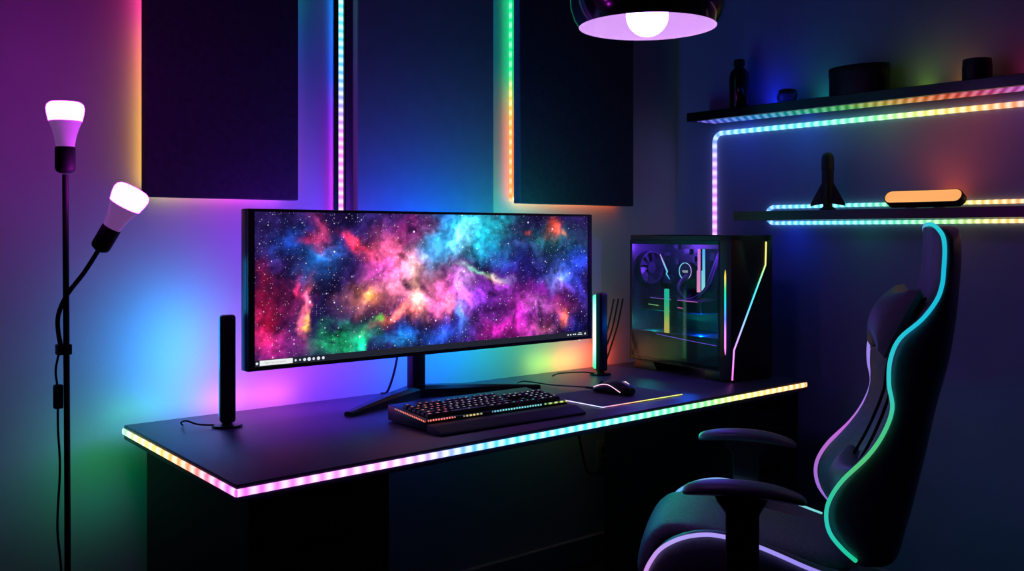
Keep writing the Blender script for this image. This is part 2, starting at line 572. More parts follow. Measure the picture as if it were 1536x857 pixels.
# screen picture: fractal clouds painted into the screen's colour layer
NU, NV = 460, 154
SW, SH = sx1 - sx0, sz1 - sz0
rng = np.random.default_rng(3)
def fbm(u, v, scale, octs=5, seed=0, gain=.55):
    r = np.random.default_rng(seed)
    out = np.zeros_like(u); amp = 1; tot = 0
    for o in range(octs):
        g = r.random((256, 256))
        x = u * scale; y = v * scale
        xi = np.floor(x).astype(int); yi = np.floor(y).astype(int)
        fx = x - xi; fy = y - yi
        fx = fx * fx * (3 - 2 * fx); fy = fy * fy * (3 - 2 * fy)
        a = g[yi % 256, xi % 256]; b_ = g[yi % 256, (xi + 1) % 256]
        c = g[(yi + 1) % 256, xi % 256]; d = g[(yi + 1) % 256, (xi + 1) % 256]
        out += amp * ((a * (1 - fx) + b_ * fx) * (1 - fy) + (c * (1 - fx) + d * fx) * fy)
        tot += amp; amp *= gain; scale *= 2.03
    return out / tot
uu, vv = np.meshgrid(np.linspace(0, SW, NU), np.linspace(0, SH, NV))
pu, pv = uu + 3.0, vv + 5.0
wx = (fbm(pu, pv, 9, 5, 1) - .5) * .10; wy = (fbm(pu, pv, 9, 5, 2) - .5) * .08
wx2 = (fbm(pu, pv, 38, 4, 3) - .5) * .034; wy2 = (fbm(pu, pv, 38, 4, 4) - .5) * .034
U2, V2 = uu + wx + wx2, vv + wy + wy2
det = fbm(pu + wx, pv + wy, 22, 6, 5)
det2 = 1 - np.abs(2 * fbm(pu + wx * 1.5, pv + wy * 1.5, 12, 6, 6) - 1)
base = np.stack([np.full_like(uu, c) for c in (.006, .005, .030)], -1)
base += fbm(pu, pv, 6, 5, 7)[..., None] ** 2 * np.array([.035, .010, .09])
img = base.copy()
BLOBS = [(0.172, 0.336, 0.015, 0.046, (255, 90, 150), 1.0, 15),
 (0.148, 0.324, 0.027, 0.012, (255, 60, 120), 0.8, 0),
 (0.175, 0.262, 0.045, 0.042, (20, 130, 220), 1.2, 0),
 (0.088, 0.315, 0.035, 0.03, (30, 90, 200), 0.9, 0),
 (0.279, 0.314, 0.052, 0.014, (230, 50, 60), 0.9, -25),
 (0.327, 0.282, 0.045, 0.026, (200, 60, 70), 0.6, -30),
 (0.419, 0.271, 0.055, 0.052, (240, 100, 140), 0.8, -20),
 (0.388, 0.226, 0.047, 0.033, (220, 60, 190), 0.7, 0),
 (0.475, 0.2, 0.078, 0.055, (250, 165, 180), 0.85, 0),
 (0.487, 0.175, 0.016, 0.05, (255, 215, 150), 0.8, 8),
 (0.335, 0.158, 0.05, 0.03, (190, 120, 40), 0.7, 0),
 (0.338, 0.162, 0.015, 0.01, (250, 180, 40), 0.9, 0),
 (0.388, 0.16, 0.078, 0.039, (150, 60, 90), 0.6, 0),
 (0.427, 0.1, 0.072, 0.012, (240, 120, 90), 0.9, 20),
 (0.369, 0.09, 0.015, 0.008, (80, 220, 60), 0.9, 0),
 (0.556, 0.154, 0.094, 0.041, (230, 90, 170), 0.8, 10),
 (0.59, 0.125, 0.034, 0.024, (255, 130, 130), 0.7, 0),
 (0.474, 0.137, 0.028, 0.027, (250, 150, 100), 0.7, 0),
 (0.565, 0.279, 0.06, 0.037, (90, 170, 240), 1.0, 35),
 (0.598, 0.309, 0.078, 0.034, (40, 170, 220), 0.9, 30),
 (0.685, 0.351, 0.1, 0.042, (30, 200, 220), 1.0, 10),
 (0.659, 0.316, 0.062, 0.031, (150, 220, 250), 0.9, 40),
 (0.73, 0.295, 0.073, 0.042, (20, 190, 210), 0.8, 0),
 (0.776, 0.33, 0.037, 0.043, (20, 200, 210), 0.7, -20),
 (0.59, 0.364, 0.034, 0.041, (30, 110, 200), 0.6, 0),
 (1.008, 0.341, 0.022, 0.023, (250, 90, 30), 1.0, -20),
 (1.044, 0.318, 0.019, 0.01, (200, 100, 30), 0.7, 0),
 (0.884, 0.337, 0.014, 0.007, (220, 80, 30), 0.7, 0),
 (1.008, 0.3, 0.125, 0.045, (10, 90, 80), 0.7, 0),
 (0.87, 0.322, 0.068, 0.065, (10, 50, 80), 0.5, 0),
 (1.029, 0.209, 0.052, 0.038, (80, 130, 240), 1.0, 0),
 (1.013, 0.187, 0.031, 0.03, (160, 150, 250), 0.8, 0),
 (1.112, 0.238, 0.054, 0.046, (20, 60, 180), 0.6, 0),
 (1.102, 0.177, 0.043, 0.046, (40, 60, 200), 0.6, 0),
 (0.73, 0.203, 0.064, 0.008, (120, 230, 180), 1.0, -12),
 (0.771, 0.191, 0.028, 0.009, (240, 150, 80), 0.9, -10),
 (0.785, 0.173, 0.047, 0.028, (120, 40, 70), 0.6, 0),
 (0.667, 0.187, 0.026, 0.028, (220, 170, 240), 0.9, 20),
 (0.65, 0.15, 0.035, 0.049, (200, 110, 240), 0.8, 20),
 (0.637, 0.088, 0.019, 0.035, (90, 150, 250), 0.9, 15),
 (0.73, 0.146, 0.064, 0.042, (150, 60, 220), 0.7, 0),
 (0.794, 0.144, 0.056, 0.029, (180, 70, 220), 0.7, 0),
 (0.948, 0.108, 0.071, 0.022, (240, 130, 240), 1.0, -5),
 (0.86, 0.112, 0.058, 0.036, (190, 40, 170), 0.8, 0),
 (0.822, 0.042, 0.086, 0.036, (190, 30, 150), 0.8, 0),
 (0.908, 0.051, 0.079, 0.037, (160, 40, 170), 0.7, 0),
 (0.968, 0.144, 0.092, 0.03, (170, 40, 190), 0.7, 0),
 (1.06, 0.072, 0.016, 0.027, (250, 120, 60), 1.0, 20),
 (1.039, 0.111, 0.042, 0.03, (170, 40, 90), 0.7, 0),
 (0.958, 0.033, 0.061, 0.022, (200, 110, 90), 0.5, 0),
 (1.102, 0.039, 0.043, 0.03, (30, 30, 120), 0.6, 0),
 (0.148, 0.146, 0.011, 0.046, (255, 120, 150), 1.0, -13),
 (0.155, 0.109, 0.007, 0.014, (240, 170, 60), 1.0, -5),
 (0.116, 0.19, 0.008, 0.018, (230, 50, 100), 0.8, -20),
 (0.131, 0.171, 0.034, 0.037, (150, 30, 70), 0.5, 0),
 (0.039, 0.217, 0.02, 0.033, (190, 20, 40), 0.7, 20),
 (0.029, 0.128, 0.052, 0.053, (150, 15, 50), 0.8, 0),
 (0.016, 0.081, 0.039, 0.03, (170, 20, 60), 0.8, 0),
 (0.068, 0.053, 0.06, 0.03, (120, 30, 100), 0.8, 0),
 (0.022, 0.146, 0.039, 0.036, (140, 10, 20), 0.7, 0),
 (0.246, 0.05, 0.06, 0.03, (10, 190, 110), 1.5, 10),
 (0.312, 0.04, 0.04, 0.02, (20, 200, 150), 1.4, 20),
 (0.275, 0.07, 0.037, 0.025, (10, 110, 90), 0.7, 0),
 (0.45, 0.045, 0.048, 0.023, (30, 110, 220), 0.9, 15),
 (0.419, 0.028, 0.047, 0.016, (30, 160, 230), 0.7, 0),
 (0.556, 0.045, 0.051, 0.024, (40, 100, 210), 0.8, 5),
 (0.598, 0.07, 0.052, 0.027, (50, 60, 190), 0.6, 0),
 (0.667, 0.038, 0.053, 0.028, (50, 50, 150), 0.6, 0),
 (0.803, 0.265, 0.076, 0.036, (40, 50, 170), 0.6, 0),
 (0.899, 0.213, 0.099, 0.044, (40, 40, 150), 0.5, 0),
 (0.499, 0.35, 0.049, 0.033, (150, 30, 110), 0.6, 0),
 (0.373, 0.349, 0.062, 0.032, (40, 40, 120), 0.5, 0),
 (0.225, 0.324, 0.043, 0.038, (50, 60, 150), 0.4, 0),
 (0.225, 0.242, 0.05, 0.038, (50, 30, 100), 0.5, 0),
 (0.108, 0.245, 0.054, 0.03, (60, 30, 110), 0.5, 0),
 (0.042, 0.306, 0.033, 0.03, (30, 40, 100), 0.5, 0)]
for (cu_, cv_, ru, rv, c, amp, ang) in BLOBS:
    a = R(ang); dx = U2 - cu_; dy = V2 - cv_
    ex_ = (dx * math.cos(a) + dy * math.sin(a)) / (ru * 1.05); ey_ = (-dx * math.sin(a) + dy * math.cos(a)) / (rv * 1.05)
    g = np.exp(-(ex_ ** 2 + ey_ ** 2)) * amp
    g = g * np.clip(.15 + 1.5 * (det - .22) * (.45 + .75 * det2), 0.05, 1.6)
    cl = np.array(lin(c))
    img = img + (1.15 * cl - img * .35) * g[..., None]
lanes = np.clip((fbm(pu + wx, pv + wy, 16, 6, 9) - .34) * 4.5, .5, 1.25)
img = img * lanes[..., None] * 2.0
grain = fbm(pu, pv, 95, 3, 12)
img = img * (.55 + .9 * grain)[..., None]
img = np.clip(img, 0, None) ** 1.16 * 1.18
img = np.clip(img, 0, 1.15)
me = bpy.data.meshes.new('screen')
verts = np.stack([uu + sx0, np.full_like(uu, 2.2635 - OY), vv + sz0], -1).reshape(-1, 3)
idx = np.arange(NU * NV).reshape(NV, NU)
quads = np.stack([idx[:-1, :-1], idx[:-1, 1:], idx[1:, 1:], idx[1:, :-1]], -1).reshape(-1, 4)
me.from_pydata(verts.tolist(), [], quads.tolist())
ca = me.color_attributes.new('Col', 'FLOAT_COLOR', 'POINT')
ca.data.foreach_set('color', np.concatenate([img.reshape(-1, 3), np.ones((NU * NV, 1))], 1).astype(np.float32).ravel())
def screen_mat():
    m, nt, out = nodes('nebula_screen')
    at = nt.nodes.new('ShaderNodeAttribute'); at.attribute_name = 'Col'
    tc = nt.nodes.new('ShaderNodeTexCoord')
    total = at.outputs['Color']
    for sc, rmax, pw, br in ((170, .34, 1.8, .32), (85, .25, 2.0, .6), (40, .17, 2.2, 1.3)):
        vo = nt.nodes.new('ShaderNodeTexVoronoi'); vo.inputs['Scale'].default_value = sc
        nt.links.new(tc.outputs['Object'], vo.inputs['Vector'])
        sp = nt.nodes.new('ShaderNodeSeparateColor'); nt.links.new(vo.outputs['Color'], sp.inputs['Color'])
        p = nt.nodes.new('ShaderNodeMath'); p.operation = 'POWER'; p.inputs[1].default_value = pw
        nt.links.new(sp.outputs[0], p.inputs[0])
        rr = nt.nodes.new('ShaderNodeMath'); rr.operation = 'MULTIPLY_ADD'; rr.inputs[1].default_value = rmax; rr.inputs[2].default_value = .01
        nt.links.new(p.outputs[0], rr.inputs[0])
        dv = nt.nodes.new('ShaderNodeMath'); dv.operation = 'DIVIDE'
        nt.links.new(vo.outputs['Distance'], dv.inputs[0]); nt.links.new(rr.outputs[0], dv.inputs[1])
        mr = nt.nodes.new('ShaderNodeMapRange'); mr.interpolation_type = 'SMOOTHSTEP'
        mr.inputs['From Min'].default_value = 1.0; mr.inputs['From Max'].default_value = .3
        mr.inputs['To Min'].default_value = 0; mr.inputs['To Max'].default_value = br
        nt.links.new(dv.outputs[0], mr.inputs['Value'])
        tint = nt.nodes.new('ShaderNodeMix'); tint.data_type = 'RGBA'; tint.inputs['Factor'].default_value = .22
        tint.inputs['A'].default_value = (.85, .85, 1, 1)
        nt.links.new(vo.outputs['Color'], tint.inputs['B'])
        mul = nt.nodes.new('ShaderNodeVectorMath'); mul.operation = 'SCALE'
        nt.links.new(tint.outputs['Result'], mul.inputs[0]); nt.links.new(mr.outputs['Result'], mul.inputs['Scale'])
        add = nt.nodes.new('ShaderNodeVectorMath'); add.operation = 'ADD'
        nt.links.new(total, add.inputs[0]); nt.links.new(mul.outputs[0], add.inputs[1])
        total = add.outputs[0]
    e = nt.nodes.new('ShaderNodeEmission'); e.inputs['Strength'].default_value = 1.0
    nt.links.new(total, e.inputs['Color'])
    nt.links.new(e.outputs['Emission'], out.inputs['Surface'])
    return m
me.materials.append(screen_mat())
scr = bpy.data.objects.new('screen', me); C.objects.link(scr); scr.parent = mon
# taskbar with search box, icons, clock
def flat(parent, name, x0, x1, z0, z1, y, rgb, st=1.0, label=None):
    b = bmesh.new()
    vs = [b.verts.new(p) for p in ((x0, y, z0), (x1, y, z0), (x1, y, z1), (x0, y, z1))]
    b.faces.new(vs); paint(b, lambda co: tuple(v * st for v in lin(rgb)))
    return obj(name, b, M_task, parent, smooth=False, label=label)
M_task = glow('taskbar_glow', 1.0)
yb = 2.2632 - OY
tb = flat(scr, 'taskbar', sx0, sx1, sz0, sz0 + .0165, yb, (34, 36, 50))
flat(scr, 'search_box', 1.1000 - OX, 1.1905 - OX, sz0 + .0022, sz0 + .0150, yb - .0002, (238, 240, 242))
b = text_bm('Type here to search', .0072)
for v in b.verts:
    v.co = Vector((v.co.x + 1.142 - OX, yb - .0004 + v.co.z * 0, v.co.y + sz0 + .0086))
paint(b, lambda co: lin((150, 150, 160)))
obj('search_lettering', b, M_task, scr, smooth=False)
def icon(b):
    paint(b, lambda co: lin((225, 232, 245)))
    obj('taskbar_icon', b, M_task, scr, smooth=False)
for (x, r) in ((1.0926, .0034), (1.1985, .0030), (1.2110, .0026), (1.2240, .0042), (1.2370, .0050), (1.2500, .0036), (1.2640, .0046), (1.2780, .0040), (2.2325, .0035)):
    b = bmesh.new(); lathe(b, [(0.0, 0), (r, 0), (r, .0001)], 10, Matrix.Translation((x - OX, yb - .0003, sz0 + .0082)) @ Matrix.Rotation(PI / 2, 4, 'X')); icon(b)
for x in (2.157, 2.1685, 2.181, 2.189):
    b = bmesh.new(); bx(b, x - .0028 - OX, x + .0028 - OX, yb - .0003, yb - .0002, sz0 + .0065, sz0 + .0105); icon(b)
b = bmesh.new(); bx(b, 2.203 - OX, 2.216 - OX, yb - .0003, yb - .0002, sz0 + .0103, sz0 + .0128); bx(b, 2.199 - OX, 2.220 - OX, yb - .0003, yb - .0002, sz0 + .0055, sz0 + .0082)
paint(b, lambda co: lin((225, 232, 245)))
obj('taskbar_clock', b, M_task, scr, smooth=False)
b = bmesh.new(); bx(b, 2.205 - OX, 2.212 - OX, 2.262 - OY, 2.266 - OY, .8545 - OZ, .8572 - OZ); paint(b, lambda co: lin((220, 225, 210)))
obj('power_light', b, M_task, mon, smooth=False)
# stand
b = bmesh.new(); bx(b, 1.615 - OX, 1.662 - OX, 2.345 - OY, 2.375 - OY, .012, .36, .004, 2)
bx(b, 1.618 - OX, 1.659 - OX, 2.33 - OY, 2.347 - OY, .27, .36, .003, 1)
obj('stand_column', b, M_plastic, mon)
def foot(tip, wb, wt):
    b = bmesh.new()
    A = V(1.645 - OX, 2.375 - OY, 0); B = V(tip[0] - OX, tip[1] - OY, 0)
    d = (B - A).normalized(); n = V(-d.y, d.x, 0)
    A2 = A - d * .01
    rings = []
    for p, w, h in ((A2, wb, .036), (A.lerp(B, .5), (wb + wt) / 2, .027), (B, wt, .012)):
        rings.append([p + n * w, p + n * w + V(0, 0, h * .7), p + n * w * .6 + V(0, 0, h), p - n * w * .6 + V(0, 0, h), p - n * w + V(0, 0, h * .7), p - n * w])
    loft(b, rings)
    return b
obj('stand_leg', foot((1.337, 2.236), .028, .013), M_plastic, mon)
obj('stand_leg', foot((2.03, 2.262), .028, .013), M_plastic, mon)
b = bmesh.new(); tube(b, spline([(1.600 - OX, 2.372 - OY, .32), (1.598 - OX, 2.385 - OY, .2), (1.588 - OX, 2.39 - OY, .1), (1.58 - OX, 2.42 - OY, .02), (1.59 - OX, 2.47 - OY, .004)]), .0035)
obj('cable', b, M_cable, mon)
b = bmesh.new(); tube(b, spline([(1.68 - OX, 2.37 - OY, .03), (1.76 - OX, 2.37 - OY, .018), (1.85 - OX, 2.36 - OY, .004), (1.95 - OX, 2.36 - OY, .004)]), .003)
obj('cable', b, M_cable, mon)

# ------------------------------------------------------------------ keyboard
kb = thing('keyboard', 'black backlit mechanical keyboard with wrist rest in front of the monitor', 'keyboard', (1.372, 1.934, DZ), R(-1.5))
KW, KD = .458, .176
tilt = R(5)
def kz(y): return .028 + math.tan(tilt) * y
b = bmesh.new()
prism(b, [(0, .003), (KD, .003), (KD, kz(KD)), (0, kz(0))], 0, 0, KW, .003)
obj('case', b, M_plastic, kb)
for (fx, fy) in ((.01, .006), (KW - .05, .006), (.01, KD - .03), (KW - .05, KD - .03)):
    b = bmesh.new(); bx(b, fx, fx + .04, fy, fy + .02, 0, .004)
    obj('rubber_foot', b, M_dark, kb, smooth=False)
b = bmesh.new()
prism(b, [(-.069, 0), (-.004, 0), (-.004, .020), (-.03, .019), (-.064, .008), (-.069, .005)], 0, -.002, KW + .004, .0015)
obj('wrist_rest', b, M_matte, kb)
# keycaps: shared meshes by width, lit legend patch and lit skirt
M_legend = None
def legend_mat():
    m, nt, out = nodes('key_legend_glow')
    e = nt.nodes.new('ShaderNodeEmission'); oi = nt.nodes.new('ShaderNodeObjectInfo')
    nt.links.new(oi.outputs['Color'], e.inputs['Color']); e.inputs['Strength'].default_value = 1.15
    nt.links.new(e.outputs['Emission'], out.inputs['Surface'])
    return m
M_legend = legend_mat()
U = .0189
def key_mesh(w, d=1.0):
    b = bmesh.new()
    W, D = w * U - .0022, d * U - .0022
    r0 = [(-W / 2, -D / 2, 0), (W / 2, -D / 2, 0), (W / 2, D / 2, 0), (-W / 2, D / 2, 0)]
    k = .0028
    r1 = [(-W / 2 + k, -D / 2 + k * 1.2, .0085), (W / 2 - k, -D / 2 + k * 1.2, .0085), (W / 2 - k, D / 2 - k * .6, .0085), (-W / 2 + k, D / 2 - k * .6, .0085)]
    loft(b, [r0, r1])
    bmesh.ops.bevel(b, geom=list(b.edges), offset=.0009, segments=1, affect='EDGES')
    nf = len(b.faces)
    lw = .0026
    vs = [b.verts.new(p) for p in ((-lw, -.001, .0087), (lw, -.001, .0087), (lw, .0032, .0087), (-lw, .0032, .0087))]
    f = b.faces.new(vs); f.material_index = 1
    me = bpy.data.meshes.new('keycap')
    b.to_mesh(me); b.free()
    me.materials.append(M_key); me.materials.append(M_legend)
    return me
kmesh = {}
def key(cx, cy, w, d=1.0):
    if (w, d) not in kmesh:
        kmesh[(w, d)] = key_mesh(w, d)
    o = bpy.data.objects.new('keycap', kmesh[(w, d)])
    C.objects.link(o); o.parent = kb
    o.location = (cx, cy, kz(cy) + .0012); o.rotation_euler = (tilt, 0, 0)
    t = cx / KW
    if t < .22: c = (250, 110 + random.randint(-20, 60), 110)
    elif t < .6: c = (200 + random.randint(-20, 40), 190, 215)
    elif cy < .075 and t > .6 and t < .8: c = (60, 220, 210)
    else: c = (190, 225, 215)
    s = random.uniform(.35, 1.0)
    o.color = tuple(v * s for v in lin(c)) + (1,)
    return o
xl = .012
rows = [
    (0, [1.25, 1.25, 1.25, 6.25, 1.25, 1.25, 1.25, 1.25], [1, 1, 1], [2, 1]),
    (1, [2.25] + [1] * 10 + [2.75], [None, 1, None], [1, 1, 1, ('tall', 1)]),
    (2, [1.75] + [1] * 11 + [2.25], [], [1, 1, 1]),
    (3, [1.5] + [1] * 12 + [1.5], [1, 1, 1], [1, 1, 1, ('tall', 1)]),
    (4, [1] * 13 + [2], [1, 1, 1], [1, 1, 1, 1]),
    (5.2, [1, None, 1, 1, 1, 1, .5, 1, 1, 1, 1, .5, 1, 1, 1, 1], [], [])]
SC = (KW - .024) / (22.5 * U)
n_keys = 0
for r_, main, nav, num in rows:
    y = .012 + (r_ + .5) * U * .98
    for start, seq in ((0, main), (15.25, nav), (18.5, num)):
        x = start
        for w in seq:
            if w is None: x += 1; continue
            if w == .5 and r_ > 5: x += .5; continue
            if isinstance(w, tuple):
                if r_ in (1, 3):
                    key(xl + (x + .5) * U * SC, y - U * .5 if r_ == 1 else y - U * .5, 1, 1.9); n_keys += 1
                x += 1; continue
            key(xl + (x + w / 2) * U * SC, y, w * SC * .99); n_keys += 1
            x += w
# lit edges
def klight(pts, g, pitch, w=.004, label=None):
    b = col_bm(); strip(b, pts, ((0, .3, 1), (0, -1, .3)), w, .0012, grad(g), pitch, step=.003)
    obj('edge_light', b, M_key_led, kb, smooth=False, label=label)
klight([(.004, -.0005, kz(0) - .001), (.085, -.0005, kz(0) - .001)], [(0, (255, 60, 40)), (.6, (250, 60, 50)), (1, (200, 50, 40))], .008, label='red lit front edge')
klight([(.11, -.0005, kz(0) - .002), (.17, -.0005, kz(0) - .002)], [(0, (90, 70, 30)), (.5, (230, 190, 60)), (1, (60, 80, 50))], .011, label='yellow lit front edge')
klight([(.20, -.0005, kz(0) - .001), (.365, -.0005, kz(0) - .001)], [(0, (20, 140, 190)), (.3, (40, 200, 210)), (1, (40, 190, 190))], .009, label='cyan lit front edge')
klight([(.375, -.0005, kz(0) - .001), (.455, -.0005, kz(0) - .001)], [(0, (90, 180, 60)), (.6, (180, 210, 60)), (1, (200, 210, 70))], .02, label='green lit front edge')
b = col_bm(); strip(b, [(-.0005, .002, kz(0) - .003), (-.0005, KD * .8, kz(KD * .8) - .003)], ((0, 0, 1), (-1, 0, 0)), .004, .0012, grad([(0, (255, 70, 40)), (.7, (230, 60, 50)), (1, (150, 40, 60))]), .008, step=.003)
obj('edge_light', b, M_key_led, kb, smooth=False, label='red lit end edge')

# ------------------------------------------------------------------ mouse mat and mouse
mp = thing('mouse_mat', 'thin dark mouse mat with a fine glowing border under the mouse', 'mouse mat', (1.928, 1.886, DZ))
MW, MD = .335, .238
b = bmesh.new(); bx(b, 0, MW, 0, MD, 0, .004, .0012, 1); obj('surface', b, M_pad, mp)
b = col_bm(); g = grad([(0, (205, 160, 255)), (.16, (215, 190, 255)), (.32, (220, 220, 255)), (.40, (170, 220, 250)), (.47, (245, 120, 200)), (.55, (235, 110, 160)), (.66, (220, 225, 110)), (1, (215, 225, 120))])
tube(b, [(-.0008, MD, .003), (-.0008, MD * .5, .003), (-.0008, 0, .003), (.02, -.0008, .003), (MW * .3, -.0008, .003), (MW * .6, -.0008, .003), (MW, -.0008, .003)], .0014, 6, g)
obj('glowing_border', b, M_line, mp)

mo = thing('mouse', 'black gaming mouse with pale lit side curves on the mouse mat', 'mouse', (2.112, 2.018, DZ + .004), R(12))
def mouse_ring(y, w, h, zb=0.002):
    pts = []
    for k in range(16):
        a = 2 * PI * k / 16
        x = w * math.copysign(abs(math.cos(a)) ** .75, math.cos(a))
        z = zb + (h - zb) * (.5 + .5 * math.sin(a)) if math.sin(a) > 0 else zb + (h - zb) * .5 * (1 + math.sin(a)) ** 1.2
        pts.append((x, y, z))
    return pts
mprof = [(-.064, .014, .016), (-.060, .024, .026), (-.045, .031, .036), (-.025, .033, .041), (-.005, .0315, .0415), (.015, .029, .038), (.035, .029, .031), (.052, .029, .023), (.061, .026, .017), (.064, .018, .012)]
b = bmesh.new(); loft(b, [mouse_ring(y, w, h) for y, w, h in mprof]); obj('shell', b, M_plastic, mo, sub=1)
b = bmesh.new(); lathe(b, [(.0, -.004), (.009, -.004), (.011, 0), (.009, .004), (0, .004)], 20, Matrix.Translation((0, .043, .023)) @ Matrix.Rotation(PI / 2, 4, 'Y')); obj('scroll_wheel', b, M_matte, mo)
def mz(y): return interp([(p[0], p[2]) for p in mprof], y)
def mw(y): return interp([(p[0], p[1]) for p in mprof], y)
for s in (-1, 1):
    b = col_bm()
    pth = [(s * (mw(y) * k + .0006), y, mz(y) * q) for y, k, q in ((.058, .80, .93), (.045, .88, .88), (.025, .95, .84), (.005, .985, .76), (-.012, 1.0, .62), (-.028, 1.0, .45), (-.04, 1.0, .30))]
    tube(b, spline(pth, 5), .0012, 6, lambda t: lin((250, 195, 225)))
    obj('light_line', b, M_line, mo, label='pale pink glowing curve')
b = bmesh.new()
def surf(x, y):
    w_, h_ = mw(y), mz(y)
    q = min(.98, abs(x) / w_) ** (1 / .75)
    return .002 + (h_ - .002) * (.5 + .5 * math.sqrt(1 - q * q)) + .0012
def blade(pts):
    vs = []
    for x, y in pts:
        x, y = x * 1.15, y * 1.15 - .040
        vs.append(b.verts.new((x, y, surf(x, y))))
    b.faces.new(vs)
blade([(-.001, -.010), (.001, -.010), (.0022, .002), (0, .006), (-.0022, .002)])
blade([(.002, -.004), (.0045, .001), (.0075, .006), (.004, .004), (.002, .001)])
blade([(-.002, -.004), (-.002, .001), (-.004, .004), (-.0075, .006), (-.0045, .001)])
paint(b, lambda co: lin((250, 215, 215)))
obj('emblem', b, M_line, mo, smooth=False, label='pale three-pronged emblem')
b = bmesh.new(); bx(b, -.006, .006, .064, .10, .006, .014, .003, 2); obj('cable_sleeve', b, M_plastic, mo)
b = bmesh.new(); tube(b, spline([(0, .098, .010), (.002, .14, .008), (.012, .19, .004), (.02, .25, .001), (.012, .30, .004), (-.012, .33, .008), (-.05, .325, .004), (-.06, .30, .001)]), .0022)
obj('cable', b, M_cable, mo)

# ------------------------------------------------------------------ upright light bars on the desk
def stadium(w, d, n=8):
    """rounded outline, w across x, d across y"""
    pts = []
    r = min(w, d) * .48
    for (cx, cy, a0) in ((w / 2 - r, d / 2 - r, 0), (-w / 2 + r, d / 2 - r, 90), (-w / 2 + r, -d / 2 + r, 180), (w / 2 - r, -d / 2 + r, 270)):
        for k in range(n + 1):
            a = R(a0 + 90 * k / n)
            pts.append((cx + r * math.cos(a), cy + r * math.sin(a)))
    return pts
def light_bar(label, loc, rot, g, cable_pts, h=.266):
    t = thing('light_bar', label, 'light bar', loc, rot, 'upright light bars on the desk')
    b = bmesh.new(); lathe(b, [(0, 0), (.036, 0), (.037, .002), (.036, .006), (.015, .008), (.012, .012), (0, .012)], 32); obj('base', b, M_plastic, t)
    b = bmesh.new()
    bx(b, -.019, .019, -.020, .006, .012, .012 + h, .007, 3)
    obj('casing', b, M_plastic, t)
    b = bmesh.new()
    vs = bx(b, -.0185, .0185, .0055, .0215, .019, .005 + h, .008, 3)
    gg = grad(g)
    slice_z(b, .02, h, 12)
    paint(b, lambda co: gg((co.z - .02) / (h - .02)))
    obj('diffuser', b, M_diff, t)
    b = bmesh.new(); tube(b, spline(cable_pts), .0022); obj('cable', b, M_cable, t)
    return t
light_bar('dark upright light bar at the left end of the desk, beside the monitor', (1.0365, 2.312, DZ), R(-16), [(0, (20, 120, 230)), (1, (0, 110, 240))], [(-.03, 0, .006), (-.07, -.004, .012), (-.095, .01, .02), (-.105, .035, .012), (-.10, .05, .0025)])
light_bar('upright light bar glowing mint green between monitor and computer tower', (2.385, 2.345, DZ), R(2), [(0, (30, 210, 110)), (.12, (90, 240, 160)), (.4, (190, 255, 205)), (.8, (150, 250, 200)), (1, (60, 220, 150))], [(-.03, 0, .006), (-.07, .0, .014), (-.12, .02, .016), (-.15, .05, .012), (-.16, .07, .0025)])

# ------------------------------------------------------------------ computer tower
pc = thing('computer_tower', 'black computer tower with glass side and angled light line on its front', 'computer', (2.6095, 2.4155, DZ), R(-5.1))
D_, W_, H_ = .48, .198, .474
B0 = .030
b = bmesh.new()
bx(b, 0, W_, -D_, 0, H_ - .020, H_, .003, 1)
obj('top_panel', b, M_plastic, pc)
b = bmesh.new(); bx(b, 0, W_, -D_ + .05, 0, B0, B0 + .012, .001, 1); obj('floor_panel', b, M_matte, pc, smooth=False)
b = bmesh.new(); bx(b, W_ - .006, W_, -D_ + .05, 0, B0 + .012, H_ - .02); obj('side_panel', b, M_matte, pc, smooth=False)
# rear panel with vent slots, fan opening plated over to stop light leaking
b = bmesh.new()
bx(b, 0, W_ - .006, -.006, 0, B0 + .012, .16); bx(b, 0, .012, -.006, 0, .16, H_ - .02); bx(b, .15, W_ - .006, -.006, 0, .16, H_ - .02)
bx(b, .012, .15, -.006, 0, .42, H_ - .02); bx(b, .012, .15, -.006, 0, .16, .285); bx(b, .012, .15, -.003, 0, .285, .42)  # last plate added to block case light from reaching the wall
obj('rear_panel', b, M_fan, pc, smooth=False)
b = bmesh.new()
for i in range(9):
    for j in range(16):
        lathe(b, [(0, 0), (.0028, 0), (.0028, .0006)], 6, Matrix.Translation((.02 + i * .0075, -.0065, .165 + j * .0075)) @ Matrix.Rotation(PI / 2, 4, 'X'))
obj('vent_holes', b, M_silver, pc, smooth=False)
# front block with chamfered notch at its top
b = bmesh.new()
prism(b, [(0, .006), (W_, .006), (W_, H_), (.172, H_), (.150, H_ - .018), (.055, H_ - .018), (.030, H_), (0, H_)], 1, -D_, -D_ + .05, .0015)
obj('front_panel', b, M_plastic, pc)
b = bmesh.new(); bx(b, .062, .140, -D_ + .004, -D_ + .03, H_ - .0175, H_ - .012)
paint(b, lambda co: lin((120, 90, 190))); obj('port_strip', b, glow('port_glow', .55), pc, smooth=False, label='violet lit port recess')
b = bmesh.new(); bx(b, .006, .012, -D_ + .05, -.004, B0 + .01, H_ - .018); bm = b
b.free()
b = bmesh.new()
for (y0, y1, z0, z1) in ((-.012, 0, B0, H_ - .018), (-.43, -.424, B0, H_ - .018), (-.43, 0, H_ - .032, H_ - .018), (-.43, 0, B0, B0 + .012)):
    bx(b, 0, .012, y0, y1, z0, z1)
obj('window_frame', b, M_plastic, pc, smooth=False)
b = bmesh.new(); bx(b, -.004, -.0005, -.425, -.006, B0 + .004, H_ - .018); obj('glass_panel', b, M_glass, pc, smooth=False)
